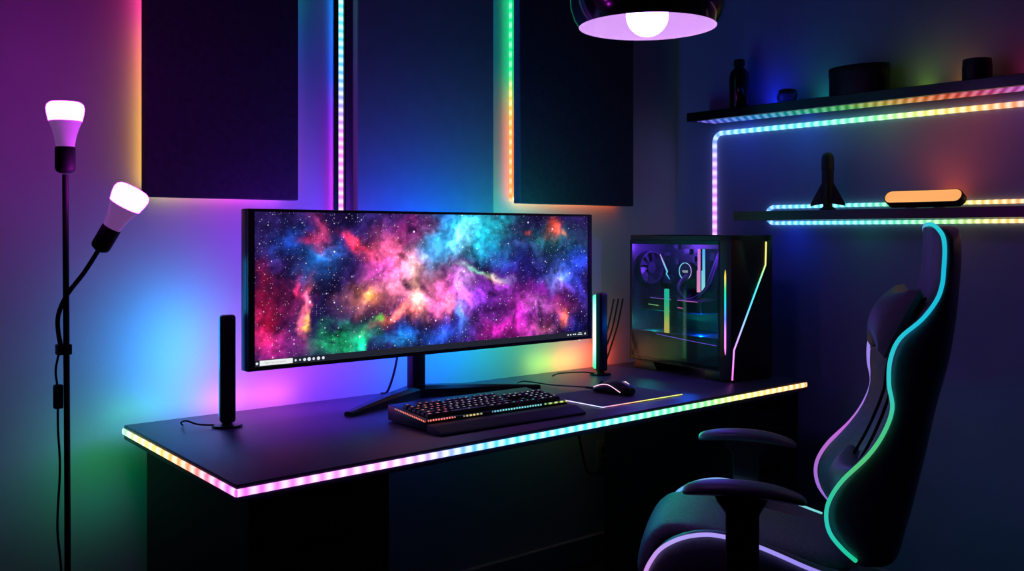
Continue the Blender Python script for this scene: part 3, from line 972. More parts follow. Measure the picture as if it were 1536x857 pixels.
# feet: winged
for y0, y1 in ((-.135, -.01), (-D_ + .002, -D_ + .12)):
    b = bmesh.new(); prism(b, [(y0, 0), (y1, 0), (y1 + (.0 if y0 < -.3 else -.02), B0), (y0 + (.02 if y0 > -.3 else .0), B0)], 0, .004, W_ - .004, .002)
    obj('foot', b, M_plastic, pc)
# glowing lines
b = col_bm()
pts = [(.166, -D_, .452), (.163, -D_, .375), (.012, -D_, .104), (.004, -D_, .008)]
g = grad([(0, (225, 215, 110)), (.13, (230, 215, 120)), (.2, (170, 220, 140)), (.33, (70, 215, 205)), (.48, (90, 200, 250)), (.62, (150, 190, 255)), (.75, (205, 150, 255)), (1, (245, 110, 225))])
dense = []
for p, q in zip(pts, pts[1:]):
    for k in range(16): dense.append(Vector(p).lerp(Vector(q), k / 16))
dense.append(Vector(pts[-1]))
tube(b, dense, .0031, 6, g); obj('front_light', b, M_line, pc, label='angled rainbow light line')
b = col_bm()
g2 = grad([(0, (240, 120, 230)), (.28, (225, 130, 245)), (.42, (90, 120, 250)), (.6, (20, 190, 210)), (.78, (40, 200, 120)), (.92, (220, 190, 70)), (1, (220, 180, 70))])
zs = [.087 + (.362 - .087) * k / 24 for k in range(25)]
tube(b, [(-.0004, -.455, z) for z in zs], lambda t: .0035 * min(1, .15 + 14 * t, .15 + 14 * (1 - t)), 6, g2); obj('side_light', b, M_line, pc, label='upright rainbow light line')
# inside
ins = bmesh.new(); bx(ins, .158, .164, -.36, -.02, .17, .45); mb = obj('motherboard', ins, M_board, pc, smooth=False)
b = bmesh.new()
for k in range(26):
    y = -.34 + random.random() * .3; z = .19 + random.random() * .24; w = random.uniform(.008, .03); h = random.uniform(.006, .03)
    bx(b, .158 - random.uniform(.004, .018), .159, y, y + w, z, z + h)
obj('board_chips', b, M_fan, mb, smooth=False)
b = bmesh.new(); bx(b, .008, W_ - .008, -.42, -.008, B0 + .013, .135); obj('power_supply_shroud', b, mat('shroud', (60, 66, 84), rough=.3, vary=.1), pc, smooth=False)
b = col_bm(); tube(b, [(.0075, -.13, .128), (.0075, -.25, .120), (.0075, -.41, .112)], .0012, 5, lambda t: lin((120, 90, 230))); obj('shroud_light', b, M_pipe, pc)
# rear fan
fan = bmesh.new()
for a, r0, r1 in ((0, .056, .060),):
    lathe(fan, [(r0, -.012), (r1, -.012), (r1, .012), (r0, .012), (r0, -.012)], 40, Matrix.Translation((.078, -.022, .355)) @ Matrix.Rotation(PI / 2, 4, 'X'), cap=False)
f_ = obj('fan', fan, M_fan, pc)
b = bmesh.new()
Mx = Matrix.Translation((.078, -.022, .355)) @ Matrix.Rotation(PI / 2, 4, 'X')
lathe(b, [(0, -.009), (.018, -.009), (.020, -.006), (.020, .009), (0, .009)], 24, Mx)
for k in range(9):
    a = 2 * PI * k / 9
    q = []
    for r_, da, z in ((.019, 0, -.006), (.038, .25, -.005), (.0545, .42, -.004), (.0545, .86, .006), (.038, .75, .006), (.019, .55, .006)):
        q.append(b.verts.new(Mx @ Vector((r_ * math.cos(a + da), r_ * math.sin(a + da), z))))
    b.faces.new(q[:3] + q[3:])
obj('fan_blades', b, M_fan, f_)
# pump with ring
px, py, pz = .130, -.148, .345
Mp = Matrix.Translation((px, py, pz)) @ Matrix.Rotation(-PI / 2, 4, 'Y')
b = bmesh.new(); lathe(b, [(0, -.03), (.032, -.03), (.034, -.004), (.032, 0), (0, 0)], 32, Mp); pump = obj('pump', b, M_plastic, pc)
b = bmesh.new(); lathe(b, [(.0285, .0005), (.0305, .0005), (.0305, .0025), (.0285, .0025), (.0285, .0005)], 40, Mp, cap=False)
paint(b, lambda co: lin((150, 225, 250)) if co.y > py - .01 else lin((200, 170, 250))); obj('pump_ring', b, M_line, pump, label='glowing ring')
b = text_bm('nzxt', .016)
for v in b.verts: v.co = Vector((px - .0015, py - v.co.x, pz + v.co.y))
paint(b, lambda co: lin((240, 240, 250))); obj('pump_lettering', b, M_line, pump, smooth=False)
for s in (0, 1):
    b = bmesh.new()
    tube(b, spline([(px - .008, py - .018, pz - .02 + s * .01), (px - .055, py - .02, pz - .055), (px - .06, py - .07, pz - .095 - s * .012), (px - .045, py - .135 - s * .01, pz - .06), (px - .03, py - .165 - s * .012, pz + .02), (px - .03, py - .19, pz + .07)]), .0058, 10)
    obj('coolant_hose', b, M_fan, pc)
# memory sticks
for k, c in ((0, ((235, 120, 225), (240, 150, 190))), (1, ((90, 190, 245), (150, 240, 225)))):
    y = -.228 - k * .022
    b = bmesh.new(); bx(b, .118, .158, y - .003, y + .003, .275, .425); st = obj('memory_stick', b, M_matte, pc, smooth=False)
    b = bmesh.new(); bx(b, .112, .119, y - .0032, y + .0032, .275, .425)
    bx(b, .108, .113, y - .0036, y + .0036, .275, .35)
    paint(b, lambda co: tuple(p + (q - p) * (.425 - co.z) / .15 for p, q in zip(lin(c[0]), lin(c[1])))); obj('stick_light', b, M_line, st, smooth=False)
# graphics card
b = bmesh.new(); bx(b, .045, .158, -.305, -.02, .205, .252, .004, 1); gpu = obj('graphics_card', b, M_matte, pc)
b = col_bm(); tube(b, [(.0440, -.06, .250), (.0440, -.17, .248), (.0440, -.29, .246)], .0014, 5, grad([(0, (120, 90, 200)), (.6, (200, 120, 200)), (.8, (250, 190, 210)), (1, (230, 130, 220))])); obj('card_light', b, M_pipe, gpu)
b = col_bm(); tube(b, [(.044, -.05, .226), (.044, -.10, .224)], .0016, 5, lambda t: lin((150, 220, 140))); obj('card_light', b, M_pipe, gpu)
b = col_bm(); tube(b, [(.044, -.17, .224), (.044, -.22, .221)], .0016, 5, lambda t: lin((235, 110, 190))); obj('card_light', b, M_pipe, gpu)
for k in range(2):
    b = bmesh.new(); lathe(b, [(.0, -.001), (.042, -.001), (.042, -.004), (.012, -.006), (0, -.006)], 24, Matrix.Translation((.1, -.09 - k * .11, .205)))
    obj('card_fan', b, M_fan, gpu)
# diagonal light inside
b = col_bm(); tube(b, [(.06, -.092, .405), (.06, -.110, .375), (.06, -.128, .345), (.06, -.124, .336), (.06, -.140, .318)], lambda t: .0014 + .0018 * math.sin(PI * t), 6, grad([(0, (240, 170, 220)), (.4, (150, 210, 250)), (1, (60, 220, 240))])); obj('bolt_light', b, M_line, pc, label='slanting cyan light')
# glowing bar just inside the glass, stands in for the light bar's reflection
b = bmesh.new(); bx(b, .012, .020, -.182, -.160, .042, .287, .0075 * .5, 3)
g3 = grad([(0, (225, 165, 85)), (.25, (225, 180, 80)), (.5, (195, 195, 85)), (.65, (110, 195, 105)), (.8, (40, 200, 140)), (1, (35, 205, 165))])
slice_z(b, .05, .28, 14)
paint(b, lambda co: g3((co.z - .042) / .245)); obj('bar_reflection', b, glow('bar_reflection_glow', 1.35), pc, label='reflection of the light bar, built as an upright green to amber glow')
b = bmesh.new(); bx(b, .021, .036, -.205, -.184, .042, .26, .003, 1); obj('bar_reflection_dark', b, M_dark, pc)  # dark slab imitates the bar casing's reflection
# bundle of leads behind the tower
for k, (dx, c) in enumerate(((-.012, 0), (.012, 1), (.036, 2))):
    b = bmesh.new(); tube(b, spline([(2.60 + dx, 2.475, .96), (2.575 + dx, 2.48, .86), (2.54 + dx, 2.482, .78), (2.515 + dx, 2.485, .7235)]), .0032)
    tag(obj('computer_lead', b, M_cable), ['black lead running down behind the computer tower, leftmost of three', 'black lead in the middle of the three behind the computer tower', 'black lead closest to the computer tower of the three behind it'][k], 'cable', 'leads behind the computer tower')

# ------------------------------------------------------------------ floor lamp
LX, LY = .602, 2.112
lamp = thing('floor_lamp', 'slim black floor lamp with two bare glowing lilac bulbs', 'lamp', (LX, LY, 0))
b = bmesh.new(); lathe(b, [(0, 0), (.13, 0), (.13, .012), (.12, .02), (.012, .026), (.0, .026)], 40); obj('base', b, M_matte, lamp)
b = bmesh.new(); tube(b, [(.004, 0, .02), (.002, 0, .7), (-.002, 0, 1.32)], .0062, 12); obj('pole', b, M_matte, lamp)
def lamp_head(origin, axis):
    q = Vector(axis).to_track_quat('Z', 'Y').to_matrix().to_4x4()
    Mt = Matrix.Translation(origin) @ q
    b = bmesh.new(); lathe(b, [(0, 0), (.010, 0), (.017, .004), (.0195, .010), (.0195, .052), (.018, .054), (0, .054)], 28, Mt); so = obj('socket', b, M_matte, lamp)
    b = bmesh.new(); lathe(b, [(.0175, .054), (.0185, .06), (.021, .075), (.026, .092), (.0315, .106), (.0318, .1065), (0, .1065)], 32, Mt); bl = obj('bulb', b, M_bulbbody, lamp)
    b = bmesh.new(); lathe(b, [(.0, .106), (.0318, .1062), (.0355, .122), (.0365, .132), (.0345, .140), (.029, .1445), (.018, .146), (0, .1465)], 32, Mt); obj('bulb_dome', b, M_bulb, bl, label='glowing lilac-white dome')
lamp_head((-.002, 0, 1.322), (0, 0, 1))
ax = Vector((.0420, -.036, .094)).normalized()
h0 = V(.050, -.042, 1.165)
lamp_head(h0, ax)
b = bmesh.new(); tube(b, spline([(-.0075, .006, .965), (-.0125, .011, 1.00), (-.012, .010, 1.035), (.002, .000, 1.075), (.028, -.023, 1.12), tuple(h0 + ax * .004)]), .0048, 10); obj('arm', b, M_matte, lamp)
b = bmesh.new(); bx(b, -.018, .010, -.008, .016, .952, .974, .003, 2); obj('arm_clip', b, M_plastic, lamp)
b = bmesh.new(); tube(b, spline([(-.012, .008, .955), (-.017, .012, .92), (-.014, .010, .88), (-.013, .010, .80), (-.010, .008, .72), (-.014, .011, .60), (-.008, .006, .50), (-.013, .010, .35), (-.010, .008, .18), (-.012, .02, .03), (-.05, .06, .006)]), .0024); obj('cable', b, M_cable, lamp)
b = bmesh.new(); bx(b, -.022, -.004, .001, .017, .842, .892, .004, 2); sw = obj('inline_switch', b, M_plastic, lamp)
b = bmesh.new(); bx(b, -.017, -.009, -.0015, .002, .860, .874, .001, 1); obj('switch_rocker', b, M_fan, sw)

# ------------------------------------------------------------------ pendant lamp
pd = thing('pendant_lamp', 'glossy black dome pendant lamp with lilac inside and white globe bulb', 'lamp', (1.8816, 1.6819, 1.725))
prof = [(.175, 0), (.186, .018), (.195, .045), (.198, .075), (.192, .11), (.172, .150), (.135, .185), (.085, .208), (.035, .218), (.03, .23), (.0, .23)]
b = bmesh.new(); lathe(b, prof, 64, cap=False); obj('shade', b, M_shade, pd)
inner = [(.1745, .001), (.185, .018), (.193, .045), (.195, .075), (.188, .108), (.168, .146), (.132, .18), (.083, .2), (.03, .21), (0, .21)]
def inner_mat():
    m, nt, out = nodes('lilac_enamel')
    b_ = nt.nodes.new('ShaderNodeBsdfPrincipled')
    nz = nt.nodes.new('ShaderNodeTexNoise'); nz.inputs['Scale'].default_value = 9
    cr = nt.nodes.new('ShaderNodeValToRGB'); cr.color_ramp.elements[0].color = (.80, .80, .50, 1); cr.color_ramp.elements[1].color = (.86, .86, .55, 1)
    nt.links.new(nz.outputs['Fac'], cr.inputs['Fac']); nt.links.new(cr.outputs['Color'], b_.inputs['Base Color'])
    b_.inputs['Roughness'].default_value = .6
    nt.links.new(b_.outputs['BSDF'], out.inputs['Surface'])
    return m
b = bmesh.new(); lathe(b, inner, 64, cap=False); obj('shade_lining', b, inner_mat(), pd, label='bright lilac inside of the shade')
b = bmesh.new(); bmesh.ops.create_uvsphere(b, u_segments=32, v_segments=20, radius=.054, matrix=Matrix.Translation((0, 0, .030))); obj('bulb', b, M_pend, pd)
b = bmesh.new(); lathe(b, [(0, .075), (.02, .075), (.02, .21), (0, .21)], 20); obj('socket', b, M_bulbbody, pd)
b = bmesh.new(); tube(b, [(0, 0, .225), (0, 0, .5), (0, 0, CEIL - 1.725 - .02)], .0035); obj('cord', b, M_cable, pd)
b = bmesh.new(); lathe(b, [(0, CEIL - 1.725 - .03), (.03, CEIL - 1.725 - .03), (.05, CEIL - 1.725 - .005), (.05, CEIL - 1.725), (0, CEIL - 1.725)], 32); obj('ceiling_rose', b, M_shade, pd)

# ------------------------------------------------------------------ shelves on the right wall
def shelf(label, y0, y1, z0, z1, x0, x1):
    t = thing('floating_shelf', label, 'shelf', (x1, y1, z0), 0, 'black shelves on the side wall')
    b = bmesh.new(); bx(b, x0 - x1, 0, y0 - y1, 0, 0, z1 - z0, .0015, 1); obj('board', b, M_shelf, t)
    for y in (-.25, -1.0):
        b = bmesh.new(); bx(b, -.02, WR - x1, y - .02, y + .02, .006, z1 - z0 - .006); obj('bracket', b, M_dark, t, smooth=False)
    return t
s1 = shelf('upper black wall shelf with bottle, jar and round box on it', .8, 2.378, 1.6175, 1.650, 2.878, 3.006)
RB = [(0, (90, 60, 230)), (.09, (40, 110, 240)), (.22, (0, 150, 215)), (.38, (0, 180, 130)), (.50, (60, 185, 80)), (.60, (190, 175, 60)), (.70, (235, 140, 50)), (.80, (235, 80, 50)), (.88, (215, 60, 130)), (1, (200, 80, 220))]
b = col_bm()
strip(b, [(-.058, -.035, -.0005), (-.058, -1.52, -.0005)], ((1, 0, 0), (0, 0, -1)), .10, .0012, grad(RB[:1] + [(t_ * .80, c) for t_, c in RB[1:]]), pitch=.0335, skew=.575)  # glowing band stands in for the wall strip's streaky reflection
obj('strip_reflection', b, M_led_refl, s1, smooth=False, label='wide dim rainbow reflection of the wall strip, painted on the underside')
s2 = shelf('lower black wall shelf holding the rocket ornament and amber lamp', .8, 2.165, 1.2455, 1.277, 2.878, 3.006)

# wall rope: up beside the computer, round the corner and along under the upper shelf
t = thing('light_strip', 'rainbow light strip bent from the computer up under the upper shelf', 'light strip', (WR - .0012, 2.354, .75))
pth = [(0, 0, 0), (0, 0, .70)]
pth = [(0, 0, z) for z in (0, .2, .4, .6, .795)]
for k in range(1, 9):
    a = R(90 * k / 9)
    pth.append((0, -.035 + .035 * math.cos(a), .795 + .035 * math.sin(a)))
pth += [(0, -.035, .830), (0, -.4, .8305), (0, -.8, .831), (0, -1.13, .8315), (0, -1.55, .832)]
fr = []
for i, p in enumerate(pth):
    d = (Vector(pth[min(i + 1, len(pth) - 1)]) - Vector(pth[max(i - 1, 0)])).normalized()
    n = Vector((-1, 0, 0)); fr.append((n.cross(d), n))
def strip_raw(bm, P, fr, w, t_, col, pitch):
    P = [Vector(p) for p in P]
    pts, F = [], []
    for i in range(len(P) - 1):
        n = max(1, int((P[i + 1] - P[i]).length / .012))
        for k in range(n):
            s = k / n
            pts.append(P[i].lerp(P[i + 1], s)); F.append((fr[i][0].lerp(fr[i + 1][0], s).normalized(), fr[i][1]))
    pts.append(P[-1]); F.append(fr[-1])
    L = [0.0]
    for a, c in zip(pts, pts[1:]): L.append(L[-1] + (c - a).length)
    lay = bm.verts.layers.float_color.get('Col'); uvl = bm.loops.layers.uv.get('UVMap') or bm.loops.layers.uv.new('UVMap')
    prof = [(-.5, 0), (-.5, .6), (-.3, 1), (.3, 1), (.5, .6), (.5, 0)]
    rings = []
    for p, (wd, nd), l in zip(pts, F, L):
        rg = []
        for a, c in prof:
            v = bm.verts.new(p + wd * (a * w) + nd * (c * t_)); v[lay] = tuple(col(l / L[-1])) + (1,); rg.append(v)
        rings.append(rg)
    for i in range(len(rings) - 1):
        a, c = rings[i], rings[i + 1]
        for k in range(6):
            f = bm.faces.new((a[k], a[(k + 1) % 6], c[(k + 1) % 6], c[k]))
            for lp in f.loops: lp[uvl].uv = ((L[i] if lp.vert in a else L[i + 1]) / pitch, 0)
    bm.faces.new(rings[0][::-1]); bm.faces.new(rings[-1])
b = col_bm()
strip_raw(b, pth, fr, .0165, .010, grad([(0, (220, 120, 250)), (.24, (205, 120, 250)), (.30, (170, 120, 250)), (.345, (90, 150, 250)), (.37, (60, 170, 250)), (.46, (30, 200, 235)), (.55, (30, 215, 185)), (.62, (90, 225, 140)), (.70, (210, 215, 90)), (.76, (245, 170, 60)), (.82, (245, 120, 70)), (.86, (240, 110, 180)), (.90, (215, 120, 240)), (1, (210, 120, 240))]), .034)
obj('led_strip', b, M_rope, t, smooth=False)
# U-shaped rope round the lower shelf's back edge
t = thing('light_strip', 'U-shaped rainbow light strip running above and below the lower shelf', 'light strip', (WR - .0012, 2.118, 1.236))
up, lo, r_ = .0585, .0, .02925
pth = [(0, -1.3, up), (0, -.9, up), (0, -.5, up), (0, -.05, up)]
for k in range(0, 13):
    a = R(90 - 180 * k / 12)
    pth.append((0, -.03 + .028 * math.cos(a), r_ + r_ * math.sin(a)))
pth += [(0, -.05, lo), (0, -.5, lo), (0, -.9, lo), (0, -1.3, lo)]
fr = []
for i, p in enumerate(pth):
    d = (Vector(pth[min(i + 1, len(pth) - 1)]) - Vector(pth[max(i - 1, 0)])).normalized()
    n = Vector((-1, 0, 0)); fr.append((n.cross(d), n))
one = [(0, (50, 140, 250)), (.09, (10, 190, 240)), (.25, (10, 205, 205)), (.36, (40, 205, 150)), (.48, (130, 205, 100)), (.58, (225, 190, 80)), (.70, (245, 150, 60)), (.78, (240, 120, 120)), (.9, (220, 90, 200)), (1, (200, 80, 220))]
gU = grad([(.5 * (1 - t_), c) for t_, c in one[::-1]] + [(.5 + .5 * t_ * 1.12, c) for t_, c in one if .5 + .56 * t_ < 1])
b = col_bm(); strip_raw(b, pth, fr, .0125, .009, gU, .0255)
obj('led_strip', b, M_rope, t, smooth=False)

# shelf things
def lathe_thing(name, label, cat, loc, prof, m, part, sub=None):
    t = thing(name, label, cat, loc)
    b = bmesh.new(); lathe(b, prof, 40); obj(part, b, m, t)
    return t
ZT = 1.6502
t = lathe_thing('bottle', 'tall dark bottle standing at the end of the upper shelf', 'bottle', (2.938, 2.182, ZT), [(0, 0), (.034, 0), (.0365, .004), (.0365, .118), (.033, .134), (.020, .148), (.0165, .154), (.0165, .160)], M_shade, 'body')
b = bmesh.new(); lathe(b, [(0, .158), (.0195, .158), (.0205, .164), (.0195, .178), (.017, .181), (0, .181)], 32); obj('cap', b, M_plastic, t)
t = lathe_thing('glass_jar', 'small round clear glass jar with dark lid on the upper shelf', 'jar', (2.938, 1.982, ZT), [(0, .0), (.024, 0), (.031, .008), (.0345, .022), (.031, .036), (.026, .041), (.0245, .041), (.0295, .035), (.0325, .022), (.029, .010), (0, .004)], M_clear, 'bowl')
b = bmesh.new(); lathe(b, [(0, .040), (.027, .040), (.0275, .046), (.02, .051), (0, .0525)], 32); obj('lid', b, M_matte, t)
b = bmesh.new(); tube(b, spline([(0, -.026, .046), (0, -.036, .042), (0, -.040, .028), (0, -.034, .012)]), .003); obj('handle', b, M_matte, t)
t = thing('storage_box', 'wide dark oval box with flat lid on the upper shelf', 'box', (2.940, 1.709, ZT))
def oval(r1, r2, z, n=48): return [(r1 * math.cos(2 * PI * k / n), r2 * math.sin(2 * PI * k / n), z) for k in range(n)]
b = bmesh.new(); loft(b, [oval(.060, .103, 0), oval(.060, .103, .068)]); obj('body', b, M_jar, t)
b = bmesh.new(); loft(b, [oval(.062, .105, .066), oval(.062, .105, .092), oval(.060, .103, .0945)]); obj('lid', b, M_jar, t)
t = lathe_thing('jar', 'squat dark lidded jar far along the upper shelf', 'jar', (2.938, 1.325, ZT), [(0, 0), (.038, 0), (.0415, .004), (.0415, .048), (.038, .051), (0, .051)], M_jar, 'body')
b = bmesh.new(); lathe(b, [(0, .050), (.0395, .050), (.0405, .054), (.0395, .066), (0, .067)], 40); obj('lid', b, M_matte, t)
# rocket ornament on lower shelf
ZL = 1.2772
t = thing('rocket_ornament', 'dark rocket-shaped ornament with swept fins on the lower shelf', 'ornament', (2.935, 1.820, ZL))
b = bmesh.new(); lathe(b, [(0, .028), (.014, .028), (.0185, .06), (.0195, .10), (.0195, .134), (.0215, .136), (.0215, .143), (.0205, .145), (.0205, .172), (.018, .184), (.011, .192), (0, .195)], 32); obj('body', b, M_matte, t)
for k in range(4):
    a = R(20 + 90 * k)
    b = bmesh.new(); prism(b, [(.012, .094), (.019, .092), (.056, .022), (.056, .014), (.020, .022), (.012, .022)], 1, -.004, .004, .001)
    bmesh.ops.rotate(b, verts=b.verts, cent=(0, 0, 0), matrix=Matrix.Rotation(a, 3, 'Z')); obj('fin', b, M_matte, t)
b = bmesh.new(); lathe(b, [(0, 0), (.026, 0), (.027, .004), (.015, .012), (.013, .03), (0, .03)], 24); obj('stand', b, M_matte, t)
# amber lamp bar
t = thing('mood_lamp', 'rounded black lamp bar with glowing amber face on the lower shelf', 'lamp', (2.938, 1.487, ZL))
def stad(L, Wd, r, n=8):
    pts = []
    for (cx, cy, a0) in ((L / 2 - r, Wd / 2 - r, 0), (-L / 2 + r, Wd / 2 - r, 90), (-L / 2 + r, -Wd / 2 + r, 180), (L / 2 - r, -Wd / 2 + r, 270)):
        for k in range(n + 1):
            a = R(a0 + 90 * k / n); pts.append((cx + r * math.cos(a), cy + r * math.sin(a)))
    return pts
Mb = Matrix.Translation((0, 0, .0300)) @ Matrix.Rotation(R(-62), 4, 'Y') @ Matrix.Rotation(PI / 2, 4, 'Z')
b = bmesh.new(); loft(b, [[Mb @ Vector((x, y, z)) for x, y in stad(.25 - i, .046 - i, .0225 - i / 2)] for z, i in ((-.018, .006), (-.014, 0), (.012, 0), (.015, .001), (.0152, .004))]); obj('casing', b, M_matte, t)
b = bmesh.new(); loft(b, [[Mb @ Vector((x, y, z)) for x, y in stad(.243 - i, .040 - i, .0195 - i / 2)] for z, i in ((.0145, 0), (.0168, .001), (.0175, .006))])
ga = grad([(0, (250, 165, 95)), (.3, (255, 205, 130)), (.7, (255, 205, 130)), (1, (250, 165, 95))])
paint(b, lambda co: ga((co.y + .12) / .24)); obj('diffuser', b, glow('amber_glow', 1.05), t)
b = bmesh.new(); bx(b, -.002, .012, -.06, -.03, 0, .013); bx(b, -.002, .012, .03, .06, 0, .013); obj('foot', b, M_matte, t, smooth=False)

# wall outlet and hanging lead below the desk
t = thing('power_outlet', 'pale wall socket plate low on the wall beneath the desk', 'outlet', (2.61, WB, .376))
b = bmesh.new(); bx(b, -.036, .036, -.006, 0, -.057, .057, .003, 2); obj('plate', b, M_outlet, t)
b = bmesh.new()
for z in (-.022, .022): bx(b, -.015, .015, -.0075, -.005, z - .014, z + .014, .002, 1)
obj('socket', b, M_plastic, t)
b = bmesh.new(); tube(b, spline([(2.36, 2.44, DZ - .04), (2.375, 2.45, .56), (2.405, 2.46, .46), (2.455, 2.48, .36), (2.52, 2.51, .33), (2.59, 2.535, .345), (2.604, 2.5435, .354)]), .0042)
tag(obj('power_lead', b, M_cable), 'black power lead hanging under the desk towards the wall socket', 'cable')

# ------------------------------------------------------------------ gaming chair
ch = thing('gaming_chair', 'black racing-style gaming chair edged with glowing rainbow piping', 'chair', (1.9289, 1.4055, 0), R(125.5))
# back profile: z, piping x, half width, rear x, centre x
BK = [(.470, -.236, .170, -.300, -.275), (.502, -.224, .184, -.308, -.270), (.528, -.196, .194, -.313, -.262), (.562, -.170, .200, -.322, -.252), (.600, -.162, .202, -.332, -.246), (.636, -.170, .202, -.340, -.247),
      (.677, -.196, .200, -.350, -.258), (.730, -.246, .198, -.362, -.285), (.780, -.278, .196, -.372, -.312), (.832, -.295, .194, -.383, -.330), (.884, -.288, .196, -.398, -.338), (.936, -.291, .198, -.410, -.345),
      (.979, -.311, .188, -.417, -.356), (1.018, -.357, .168, -.424, -.372), (1.057, -.391, .136, -.430, -.382), (1.090, -.404, .124, -.433, -.388), (1.125, -.408, .120, -.436, -.392), (1.165, -.410, .119, -.437, -.395), (1.192, -.408, .112, -.436, -.395), (1.208, -.402, .094, -.433, -.396), (1.217, -.398, .060, -.428, -.398)]
def back_ring(z, xp, w, xr, xc):
    s = [(xr, w * .80), (xr + (xp - xr) * .35, w * .985), (xp - .006, w), (xp + .006, w * .93), (xp * .6 + xc * .4 + .006, w * .70), (xc + .004, w * .46), (xc, w * .22)]
    return [(x, y, z) for x, y in s] + [(xc + .001, 0, z)] + [(x, -y, z) for x, y in s[::-1]] + [(xr - .022, -w * .4, z), (xr - .028, 0, z), (xr - .022, w * .4, z)]
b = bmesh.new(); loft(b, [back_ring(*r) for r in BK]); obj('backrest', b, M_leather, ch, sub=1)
# centre insert panel
b = bmesh.new()
loft(b, [[(xc + .0075, w * .36, z), (xc + .012, w * .18, z), (xc + .0125, 0, z), (xc + .012, -w * .18, z), (xc + .0075, -w * .36, z), (xc - .008, 0, z)] for z, xp, w, xr, xc in BK[2:12]])
obj('back_insert', b, M_leather2, ch, sub=1)
near = [(xp, w + .001, z) for z, xp, w, xr, xc in BK[1:]]
far = [(xp, -w - .001, z) for z, xp, w, xr, xc in BK[1:]]
full = spline(near + [(-.397, 0, 1.221)] + far[::-1], 5)
b = col_bm()
tube(b, full, .0046, 8, grad([(0, (30, 205, 150)), (.05, (40, 205, 190)), (.09, (50, 200, 160)), (.135, (85, 200, 125)), (.19, (70, 200, 140)), (.24, (50, 205, 205)), (.32, (30, 195, 225)), (.40, (25, 190, 220)), (.46, (40, 205, 215)), (.5, (60, 200, 220)), (.56, (110, 130, 220)), (.66, (200, 190, 245)), (.74, (160, 140, 240)), (.80, (150, 130, 240)), (.86, (200, 105, 220)), (.91, (180, 110, 210)), (.96, (160, 110, 220)), (1, (130, 110, 220))]))
obj('back_piping', b, M_pipe, ch, label='glowing piping, green to cyan near side, violet far side')
# head pillow
def pillow(bm, M, hx, hy, hz, n=17):
    g = {}
    for s in (-1, 1):
        for i in range(n):
            for j in range(n):
                u = -1 + 2 * i / (n - 1); v = -1 + 2 * j / (n - 1)
                edge = max(abs(u), abs(v)) > .999
                if edge and s == 1 and (-1, i, j) in g:
                    g[(1, i, j)] = g[(-1, i, j)]; continue
                th = (max(0, (1 - u * u) * (1 - v * v))) ** .42
                y = u * hy * (1 - .13 * (1 - v * v)) if False else u * hy * (1 - .16 * (1 - v * v))
                z = v * hz * (1 - .30 * (1 - u * u))
                g[(s, i, j)] = bm.verts.new(M @ Vector((s * hx * th, y, z)))
    for s in (-1, 1):
        for i in range(n - 1):
            for j in range(n - 1):
                q = (g[(s, i, j)], g[(s, i + 1, j)], g[(s, i + 1, j + 1)], g[(s, i, j + 1)])
                if len(set(q)) == 4:
                    bm.faces.new(q if s == 1 else q[::-1])
b = bmesh.new(); pillow(b, Matrix.Translation((-.322, 0, 1.003)) @ Matrix.Rotation(R(-26), 4, 'Y'), .050, .128, .092); obj('head_pillow', b, M_leather, ch)
for y in (.045, -.045):
    b = bmesh.new(); tube(b, spline([(-.325, y, .945), (-.312, y, .88), (-.305, y * 1.05, .83), (-.275, y * 1.1, .75), (-.24, y * 1.15, .68)]), .0035, 6); obj('pillow_strap', b, M_dark, ch)
b = bmesh.new(); tube(b, spline([(-.372, .118, 1.06), (-.345, .09, 1.01), (-.335, .06, .985)]), .004, 6); obj('pillow_strap', b, M_dark, ch)
b = bmesh.new(); pillow(b, Matrix.Translation((-.232, 0, .628)) @ Matrix.Rotation(R(-14), 4, 'Y'), .052, .135, .068); obj('lumbar_cushion', b, M_leather, ch)
# seat
SP = [(-.245, .462), (-.18, .480), (-.119, .500), (-.069, .519), (-.017, .537), (.036, .549), (.085, .553), (.137, .542), (.181, .517), (.205, .486), (.218, .455), (.224, .415)]
SCN = [(-.25, .485), (-.15, .497), (-.05, .518), (.05, .536), (.12, .545), (.19, .548), (.222, .530), (.24, .49), (.25, .445)]
b = bmesh.new()
rings = []
for x, z in SP:
    zc = interp(SCN, x) - .02
    zc = min(zc, z - .004) if x > .15 else zc
    bot = .375
    s = [(.225, bot), (.240, bot + .02), (.244, z - .012), (.236, z + .004), (.205, z + .006), (.165, (z + zc) / 2 - .004), (.13, zc - .006)]
    rings.append([(x, y, zz) for y, zz in s] + [(x, 0, zc - .006)] + [(x, -y, zz) for y, zz in s[::-1]])
loft(b, rings); obj('seat_base', b, M_leather, ch, sub=1)
b = bmesh.new()
rings = []
cpath = [(-.235, .484, .04), (-.15, .497, .045), (-.05, .518, .05), (.05, .536, .05), (.12, .546, .055), (.178, .549, .06)]
for x, z, th in cpath:
    rings.append([(x, y * .158, z + dz) for y, dz in ((1, -th), (1.0, -.018), (.93, -.004), (.55, .0), (0, .001), (-.55, 0), (-.93, -.004), (-1, -.018), (-1, -th))])
for ang, dx, z in ((25, .206, .540), (50, .232, .514), (70, .247, .475), (85, .253, .435), (100, .248, .405)):
    a = R(ang); nx, nz = math.sin(a), math.cos(a)
    rings.append([(dx - d * nx, y * .158, z - d * nz) for y, d in ((1, .06), (1.0, .018), (.93, .004), (.55, 0), (0, -.001), (-.55, 0), (-.93, .004), (-1, .018), (-1, .06))])
loft(b, rings); obj('seat_cushion', b, M_leather2, ch, sub=1)
